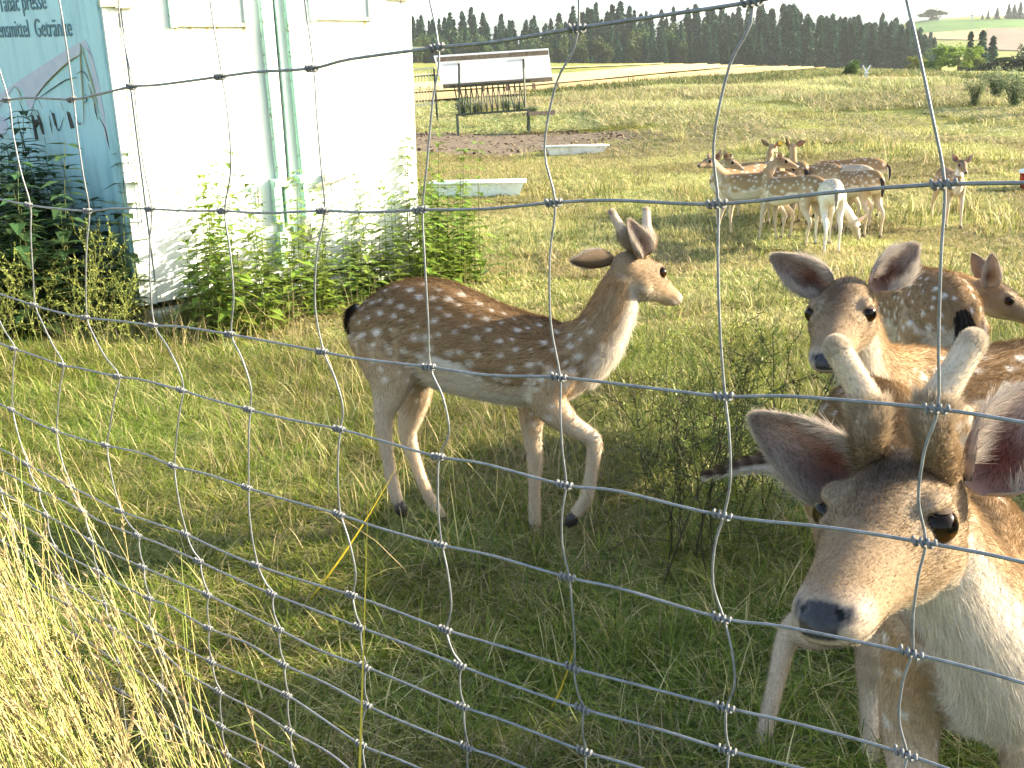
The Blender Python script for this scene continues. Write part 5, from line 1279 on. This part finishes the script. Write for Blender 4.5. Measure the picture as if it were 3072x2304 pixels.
def tiles(name, label, n_var, size, y0, y1, margin, spec, seed, zs=lambda x, y: np.ones_like(x), fov=.54):
    c = coll(name)
    for i in range(n_var):
        kw = dict(spec); kw['straw'] = spec['straw'] * (.75 + .5 * i / max(n_var - 1, 1))
        v, f, cc_ = turf_tile(size=size, seed=seed + i, **kw); ob = bpy.data.objects.new(f'tile_{i:02d}', mesh('tile', v, f, M_BLADE, cc_)); c.objects.link(ob)
    ys_ = np.arange(y0, y1, size); P_ = []
    for yy in ys_:
        hw_ = (yy + size) * fov + margin; xs2 = np.arange(-hw_, hw_, size) + rng.uniform(0, size); P_ += [(q, yy) for q in xs2]
    P_ = np.array(P_); x, y = P_.T
    e = ((x - SOIL_C[0]) / 2.75) ** 2 + ((y - SOIL_C[1]) / 1.6) ** 2; ok = e > 1
    q_ = np.stack([x, y, H(x, y)], 1) - CAM; zc = q_ @ CF; px_ = 1536 + FPX * (q_ @ CR) / zc; py_ = 1152 - FPX * (q_ @ CU) / zc
    ok &= (zc < 25) | (py_ > np.interp(px_, [1100, 1590, 2000, 2340, 2600, 2940], [326, 292, 260, 253, 245, 246]))
    x, y = x[ok], y[ok]; n = len(x)
    dzx = (H(x + .2, y) - H(x - .2, y)) / .4; dzy = (H(x, y + .3) - H(x, y - .3)) / .6
    k = rng.integers(0, 4, n) * math.pi / 2
    # tilt with the slope: normal (-dzx,-dzy,1); rotation about z first, then tilt
    rot = np.zeros((n, 3))
    for i in range(n):
        m = Matrix.Rotation(0, 3, 'X'); nz = Vector((-dzx[i], -dzy[i], 1)).normalized()
        q = Vector((0, 0, 1)).rotation_difference(nz).to_matrix() @ Matrix.Rotation(k[i], 3, 'Z'); rot[i] = q.to_euler()[:]
    s = zs(x, y)
    return scatter(name, np.stack([x, y, H(x, y)], 1), rot, np.stack([np.ones(n), np.ones(n), s], 1), c, label)
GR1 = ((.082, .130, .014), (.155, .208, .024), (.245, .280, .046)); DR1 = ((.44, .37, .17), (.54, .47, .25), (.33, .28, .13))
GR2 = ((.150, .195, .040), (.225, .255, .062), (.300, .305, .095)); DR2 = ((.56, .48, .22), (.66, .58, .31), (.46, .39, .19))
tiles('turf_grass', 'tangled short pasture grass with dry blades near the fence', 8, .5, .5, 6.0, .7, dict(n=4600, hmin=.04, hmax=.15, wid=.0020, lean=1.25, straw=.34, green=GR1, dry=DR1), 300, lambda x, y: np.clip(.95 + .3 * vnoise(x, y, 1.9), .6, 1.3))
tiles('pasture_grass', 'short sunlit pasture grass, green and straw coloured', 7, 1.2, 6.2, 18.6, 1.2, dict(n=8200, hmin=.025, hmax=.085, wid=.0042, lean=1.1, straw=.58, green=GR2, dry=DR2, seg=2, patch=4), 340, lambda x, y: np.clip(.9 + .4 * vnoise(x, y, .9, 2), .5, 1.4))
tiles('meadow_grass', 'long pale meadow grass on the rising far pasture', 6, 4.0, 19.5, 66, 4, dict(n=5200, hmin=.10, hmax=.34, wid=.013, lean=.9, straw=.5, green=((.18, .225, .075), (.25, .285, .105), (.32, .335, .14)), dry=((.54, .48, .26), (.62, .56, .33), (.48, .41, .22)), seg=2, droop=.55, patch=6), 380, lambda x, y: np.clip(.8 + .4 * vnoise(x, y, .5, 3), .45, 1.4) * np.clip((y - 8) / 30, .5, 1.1))
# clumps that break up the tiles
cn = coll('clumps')
for i in range(6): proto(cn, i, 40, .07, .07, .22, .0022, 1.0, (.15, .3, .4)[i % 3], i, droop=.6, green=GR1, dry=DR1)
x, y = area_points(1100, .8, 7, .6, .8); keep = vnoise(x, y, 2.5, 9) > .05
scatter('grass_clumps', *inst(x[keep], y[keep], .7, 1.3, .12), cn, 'taller grass clumps standing out of the turf near the fence')
cm = coll('pasture_clumps')
for i in range(6): proto(cm, i, 46, .16, .08, .24, .0045, .9, (.2, .4, .6)[i % 3], 40 + i, seg=2, green=GR2, dry=DR2)
x, y = area_points(2400, 6, 30, 1, 1.0); keep = vnoise(x, y, 1.2, 4) > .1
scatter('pasture_clumps', *inst(x[keep], y[keep], .7, 1.4, .1), cm, 'coarser grass clumps scattered over the pasture')
# rough grass on the bank between the stubble and the pasture
cb = coll('bank')
for i in range(5): proto(cb, i, 80, .8, .08, .26, .02, 1.0, (.2, .35, .3)[i % 3], 160 + i, seg=2, green=((.08, .115, .035), (.12, .155, .045), (.17, .19, .07)), dry=((.34, .30, .14), (.40, .34, .18), (.28, .24, .11)))
pts_ = []
for k in range(1300):
    px = random.uniform(1600, 2960); lo_ = np.interp(px, [1600, 2000, 2340, 2600, 2960], [290, 263, 251, 234, 238]); hi_ = np.interp(px, [1600, 2000, 2200, 2420, 2525, 2800, 2960], [286, 244, 230, 209, 201, 214, 236])
    pts_.append(G(px, random.uniform(hi_, lo_))[:2])
pts_ = np.array(pts_); scatter('bank_grass', *inst(pts_[:, 0], pts_[:, 1], .6, 1.3, .08), cb, 'rough olive grass on the bank below the stubble field')
# loose seed stalks over the pasture
cs = coll('stalks')
for i in range(6): proto(cs, i, 7, .10, .18, .42, .0016, .5, .75, 120 + i, seg=4, droop=.3)
x, y = area_points(1500, 2.6, 18, .6, .8); keep = vnoise(x, y, .9, 5) > -.1; x, y = x[keep], y[keep]
scatter('seed_stalks', *inst(x, y, .6, 1.1, .12), cs, 'thin dry seed stalks standing above the turf')
# tall straw on our side of the fence, lower left
ct = coll('tall_straw')
def culms(n, R, hmin, hmax, seed, lean, dirx, diry):
    r = np.random.default_rng(seed); mb = MB()
    for k in range(n):
        a = r.uniform(0, 6.283); q = R * math.sqrt(r.random()); h = r.uniform(hmin, hmax); ln = lean * r.uniform(.5, 1.3)
        dx, dy = dirx + r.normal(0, .25), diry + r.normal(0, .25); p0 = np.array([q * math.cos(a), q * math.sin(a), 0])
        pts = [p0, p0 + (dx * ln * h * .25, dy * ln * h * .25, h * .4), p0 + (dx * ln * h * .6, dy * ln * h * .6, h * .75), p0 + (dx * ln * h, dy * ln * h, h)]
        c = np.array([(.58, .48, .21), (.66, .57, .30), (.48, .44, .14), (.30, .36, .09)][r.integers(0, 4)]) * r.uniform(.8, 1.2)
        mb.tube(pts, (.0013, .0011, .0008, .0005), 4, c, False)
        if r.random() < .75:               # loose seed head
            tip = np.array(pts[-1]); d = nrm(tip - np.array(pts[-2]))
            for s in range(16):
                t = r.uniform(0, .11); b = tip - d * t; e = b + d * r.uniform(.008, .02) + r.normal(0, .007, 3)
                sd = nrm(np.cross(d, r.normal(0, 1, 3))) * .0016
                mb.add([b - sd, b + sd, e], [(0, 1, 2)], np.array((.50, .38, .22)) * r.uniform(.7, 1.2))
        for s in range(2):                 # drooping blade
            z = r.uniform(.1, .5) * h; b = p0 + np.array([dx * ln * z * .5, dy * ln * z * .5, z]); dd = r.normal(0, 1, 3) * (1, 1, .2); dd = nrm(dd) * r.uniform(.08, .2)
            sd = nrm(np.cross(dd, (0, 0, 1))) * .002; m_ = b + dd * .5 + (0, 0, .05); e = b + dd + (0, 0, -.01)
            mb.add([b - sd, b + sd, m_ + sd, m_ - sd, e], [(0, 1, 2, 3), (3, 2, 4)], np.array([(.42, .36, .16), (.16, .20, .05)][r.integers(0, 2)]))
    return mb.mesh('straw_tuft', M_STRAW)
for i in range(5):
    o = bpy.data.objects.new(f'straw_{i}', culms(22, .07, .45, .95, 200 + i, .55, -.85, .25)); ct.objects.link(o)
nst = 64
# base spots: a band along our side of the fence on the left
bx, by = [], []
for k in range(nst):
    t = rng.random(); q = FO + FD * (.14 + 1.3 * t) - FN * rng.uniform(.02, .55) * (1 if np.dot(FN, CAM - FO) < 0 else -1)
    bx.append(q[0]); by.append(q[1])
bx, by = np.array(bx), np.array(by)
n = len(bx); rot = np.stack([rng.normal(0, .10, n), rng.normal(0, .10, n), rng.normal(0, .25, n)], 1); s = rng.uniform(.7, 1.1, n)
scatter('tall_straw_grass', np.stack([bx, by, np.zeros(n)], 1), rot, np.stack([s, s, s], 1), ct, 'tall sunlit straw grass leaning along the lower left of the fence')
# green leaf grass at its foot and by the camera
cg = coll('verge')
for i in range(5): proto(cg, i, 40, .09, .16, .42, .0032, .6, .15, 240 + i, seg=4, droop=.5, green=((.03, .06, .02), (.05, .085, .025), (.08, .11, .03)))
x = rng.uniform(-2.2, .6, 900); y = rng.uniform(.35, 2.4, 900)
side = (np.stack([x - FO[0], y - FO[1]], 1) @ FN[:2]); sgn = np.sign(np.dot(CAM[:2] - FO[:2], FN[:2]))
m = (side * sgn > .0) & (side * sgn < .75) & (x < -.15); x, y = x[m], y[m]
scatter('verge_grass', *inst(x, y, .6, 1.1, .12), cg, 'lush dark green verge grass on the near side of the fence')

# ------------------------------------------------------------------ nettles and weeds (each plant a thing)
def nettle(seed, h, col, ls=.05):
    r = np.random.default_rng(seed); st = MB(); lv = MB()
    bend = r.normal(0, .06, 2); f_ = lambda z: np.array([bend[0] * (z / h) ** 2 * h, bend[1] * (z / h) ** 2 * h, z])
    st.tube([f_(z) for z in np.linspace(-.02, h, 6)], np.linspace(.0042, .0015, 6), 5, (.12, .15, .05))
    nw = int(h / .062)
    for i in range(nw):
        z = .06 + (h - .07) * i / (nw - 1); sz = ls * (1.15 - .7 * (i / nw) ** 1.5) * r.uniform(.8, 1.2); a0 = i * 1.57 + r.normal(0, .25)
        for s in range(2 if i < nw - 2 else 4):
            a = a0 + s * math.pi / (1 if i < nw - 2 else 2); d = np.array([math.cos(a), math.sin(a), 0]); n_ = np.array([-d[1], d[0], 0]); dr = r.uniform(-.5, .25)
            b = f_(z); tip = b + d * sz * 1.9 + (0, 0, dr * sz * 1.6); m1 = b + d * sz * .75 + (0, 0, dr * sz * .3 + .12 * sz)
            c = np.array(col) * r.uniform(.65, 1.35)
            lv.add([b, m1 + n_ * sz * .48, tip, m1 - n_ * sz * .48, m1 - (0, 0, sz * .10)], [(0, 4, 1), (4, 2, 1), (0, 3, 4), (4, 3, 2)], c)
    return st.mesh('stem', M_LEAF), lv.mesh('leaves', M_LEAF, smooth=False)
SUN_NET = [nettle(s, h, (.16, .235, .035), .078) for s, h in enumerate((.95, .8, .65, .5, 1.1))]  # leaf colour raised to stand for sun on the door side
SHADE_NET = [nettle(s + 20, h, (.05, .10, .035), .10) for s, h in enumerate((1.0, .85, 1.15, .7))]  # leaf colour darkened to stand for shade along the trailer side
def plant(name, pr, base, S, label, cat, group, rz=None):
    o = thing(name, base, label, cat, group, random.random() * 6.28 if rz is None else rz); o.scale = (S, S, S)
    put('stem', pr[0], o); put('leaves', pr[1], o); return o
def kground(x, y): q = k_w(x, y, 0); q[2] = H(q[0], q[1]); return q
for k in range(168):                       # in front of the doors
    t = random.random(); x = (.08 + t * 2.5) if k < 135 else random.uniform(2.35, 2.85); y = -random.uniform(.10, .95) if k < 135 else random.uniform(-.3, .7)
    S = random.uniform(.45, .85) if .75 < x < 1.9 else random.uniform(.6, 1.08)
    plant('nettle', random.choice(SUN_NET), kground(x, y), S, 'nettle coloured a sunlit yellow-green growing in front of the white trailer doors', 'nettle', 'nettles before the trailer doors')
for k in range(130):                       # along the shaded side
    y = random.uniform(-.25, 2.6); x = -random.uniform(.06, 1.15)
    plant('nettle', random.choice(SHADE_NET), kground(x, y), random.uniform(.85, 1.25), 'nettle coloured dark green for the shade along the lettered side of the trailer', 'nettle', 'nettles along the shaded trailer side')
def wiry(seed, h, col, dens=1.0, leaf=.012, lcol=(.10, .13, .04)):
    r = np.random.default_rng(seed); st = MB(); lv = MB()
    def br(p, d, L, rad, lev):
        k = 5; pts = [p]
        for i in range(k): d = nrm(d + r.normal(0, .13, 3) + (0, 0, .05)); pts.append(pts[-1] + d * L / k)
        st.tube(pts, np.linspace(rad, rad * .45, k + 1), 4, np.array(col) * r.uniform(.8, 1.2), False)
        for q in pts[1:]:
            if lev >= 1 and r.random() < .8 * dens:
                for _ in range(2):
                    dd = nrm(r.normal(0, 1, 3)) * leaf * r.uniform(.6, 1.5); s = nrm(np.cross(dd, r.normal(0, 1, 3))) * leaf * .28
                    lv.add([q - s, q + s, q + dd], [(0, 1, 2)], np.array(lcol) * r.uniform(.6, 1.5))
        if lev < 2:
            for i in range(2, k + 1):
                for _ in range(2 if lev == 0 else 1):
                    if r.random() < .85: br(pts[i], nrm(d + r.normal(0, .65, 3)), L * r.uniform(.3, .55), rad * .6, lev + 1)
    br(np.array([0, 0, -.01]), nrm(np.array([r.normal(0, .12), r.normal(0, .12), 1])), h, .0028, 0)
    lv.add([(0, 0, h * .5), (.004, 0, h * .5), (0, .002, h * .5 + .01)], [(0, 1, 2)], lcol)
    return st.mesh('stem', M_LEAF), lv.mesh('leaves', M_LEAF, smooth=False)
DRY = [wiry(s, h, (.075, .062, .042)) for s, h in enumerate((.42, .36, .5, .45))]
GRN = [wiry(s + 9, h, (.22, .25, .07), .9, .013, (.24, .27, .06)) for s, h in enumerate((.38, .45, .32))]
for k in range(30):
    px = random.uniform(1930, 2330); py = random.uniform(1420, 1800)
    plant('dry_weed', random.choice(DRY + GRN[:1]), G(px, py), random.uniform(.7, 1.1), 'wiry dark-stemmed weed with tiny leaves between the walking buck and the near buck', 'weed', 'wiry weeds behind the fence')
for k in range(22):
    px = random.uniform(1880, 2420); py = random.uniform(1150, 1450)
    plant('green_weed', random.choice(GRN), G(px, py), random.uniform(.7, 1.1), 'thin yellow-green branching weed on the sunlit grass behind the fence', 'weed', 'thin green weeds on the sunlit grass')
for k in range(26):
    px = random.uniform(-40, 420); py = random.uniform(960, 1120)
    plant('green_weed', random.choice(GRN), G(px, py), random.uniform(.8, 1.25), 'pale wiry weed in front of the dark nettle bank on the left', 'weed', 'pale weeds before the nettle bank')
# sapling bushes on the right pasture
def sapling(seed, h):
    r = np.random.default_rng(seed); st = MB(); lv = MB()
    for b in range(16):
        a = r.uniform(0, 6.28); q = r.uniform(.1, .62) * h; pts = [np.array([0, 0, 0.]), np.array([math.cos(a) * q * .4, math.sin(a) * q * .4, h * .45]), np.array([math.cos(a) * q, math.sin(a) * q, h * r.uniform(.7, 1.05)])]
        st.tube(pts, (.012, .008, .003), 4, (.11, .10, .06), False)
        pp = spline(np.array(pts), 12)[3:]
        for q_ in pp:
            for _ in range(9):
                c0_ = q_ + r.normal(0, .10, 3); dd = nrm(r.normal(0, 1, 3) + (0, 0, .4)) * .085; s = nrm(np.cross(dd, r.normal(0, 1, 3))) * .026
                lv.add([c0_ - s, c0_ + s, c0_ + dd], [(0, 1, 2)], np.array((.14, .175, .085)) * r.uniform(.6, 1.4))
    return st.mesh('stem', M_LEAF), lv.mesh('leaves', M_LEAF, smooth=False)
for px, py, tp, lab in ((2990, 300, 200, 'grey-green sapling bush on the right of the far pasture'), (3045, 325, 205, 'taller grey-green sapling with upright shoots at the right pasture'), (2925, 320, 232, 'small dark sapling left of the grey-green bushes on the pasture'), (3090, 350, 240, 'broad sapling at the outer edge of the pasture bushes')):
    b = G(px, py); hh = top_h(b, tp); plant('sapling_bush', sapling(int(px), 1.7), b, hh / 1.75, lab, 'bush', None)
for px, py, tp in ((1395, 352, 262), (1430, 345, 285), (1520, 340, 280), (1560, 345, 285), (1600, 352, 318)):
    b = G(px, py); hh = top_h(b, tp); plant('thistle', sapling(int(px) + 1, .9), b, max(hh, .4) / 1.5, 'tall weed clump seen through the bars behind the hay rack', 'weed', 'weeds behind the hay rack')
# straw heaps at the rack legs
cl2 = MB()
for (px, py, R_) in ((1385, 408, .24), (1610, 402, .3), (1655, 410, .28)):
    c_ = G(px, py)
    for k in range(420):
        a = random.random() * 6.28; q = R_ * math.sqrt(random.random()); p0 = c_ + np.array([math.cos(a) * q, math.sin(a) * q, .10 * (1 - q / R_) * random.random() + .015]); d = nrm(rng.normal(0, 1, 3) * (1, 1, .25)) * random.uniform(.05, .12); s_ = nrm(np.cross(d, (0, 0, 1))) * .004
        cl2.add([p0 - s_, p0 + s_, p0 + d], [(0, 1, 2)], np.array((.42, .33, .17)) * random.uniform(.6, 1.2))
put('straw_litter', cl2.mesh('straw_litter', M_STRAW), kind='stuff', label='loose straw heaped round the feet of the hay rack', cat='straw')
# single long stalks close behind the fence
def stalk(p_lo, z_lo, p_hi, z_hi, w, col, label):
    """one blade from the ground to the point seen at p_hi; z_lo None: rooted where p_lo meets the ground"""
    b = P(*p_hi, z_hi)
    if z_lo is None: base = G(*p_lo)
    else:
        a = P(*p_lo, z_lo); base = a - nrm(b - a) * max(0, (a[2] - H(a[0], a[1])) / max(nrm(b - a)[2], .2)); base[2] = float(H(base[0], base[1]))
    sd = nrm(np.cross(b - base, CF)) * w; nn = nrm(np.cross(sd, b - base)) * w * .35; pts, f = [], []
    for i in range(8):
        t = i / 7; q = base + (b - base) * t + np.array([0, 0, -.02 * math.sin(t * 3.1)]); k = (1 - t ** 2.2) if i < 7 else .05
        pts += [q - sd * k - base, q + nn * k - base, q + sd * k - base]
    for i in range(7):
        for j in range(2): f.append((i * 3 + j, i * 3 + j + 1, i * 3 + j + 4, i * 3 + j + 3))
    me = mesh('grass_stalk', np.array(pts), f, M_STRAW, np.tile(col, (len(pts), 1)))
    put('grass_stalk', me, loc=base, label=label, cat='stalk')
stalk((1075, 2290), 1.03, (1106, 1437), 1.08, .0026, (.60, .55, .06), 'straight bright yellow grass blade rising in front of the wires')
stalk((915, 1815), None, (1205, 1375), 2.25, .0026, (.62, .42, .05), 'thin orange-yellow stalk leaning right across the wires')
stalk((1645, 2135), None, (1728, 1925), 1.85, .0026, (.66, .46, .06), 'short orange-yellow stalk leaning over the shaded turf')
stalk((1128, 2304), 1.25, (1150, 2190), 1.25, .0035, (.22, .22, .04), 'short green-yellow blade tip at the bottom of the fence')
stalk((2000, 2304), 1.2, (1975, 2250), 1.2, .0030, (.50, .46, .10), 'small pale grass tip below the lowest visible wires')

# ------------------------------------------------------------------ evening haze
hz_ = MB().box((350, 1050, 99), (4300, 3300, 201)).mesh('haze', smooth=False)
M_HAZE = bpy.data.materials.new('haze_air'); M_HAZE.use_nodes = True; ht = M_HAZE.node_tree; ht.nodes.remove(ht.nodes['Principled BSDF'])
pv = ht.nodes.new('ShaderNodeVolumePrincipled'); pv.inputs['Color'].default_value = (.86, .93, 1.0, 1); pv.inputs['Density'].default_value = .0002; pv.inputs['Anisotropy'].default_value = .2
ht.links.new(pv.outputs[0], ht.nodes['Material Output'].inputs['Volume'])
hz_.materials.clear(); hz_.materials.append(M_HAZE)
put('haze', hz_, kind='stuff', label='thin bluish evening haze over the fields and the wood', cat='haze')
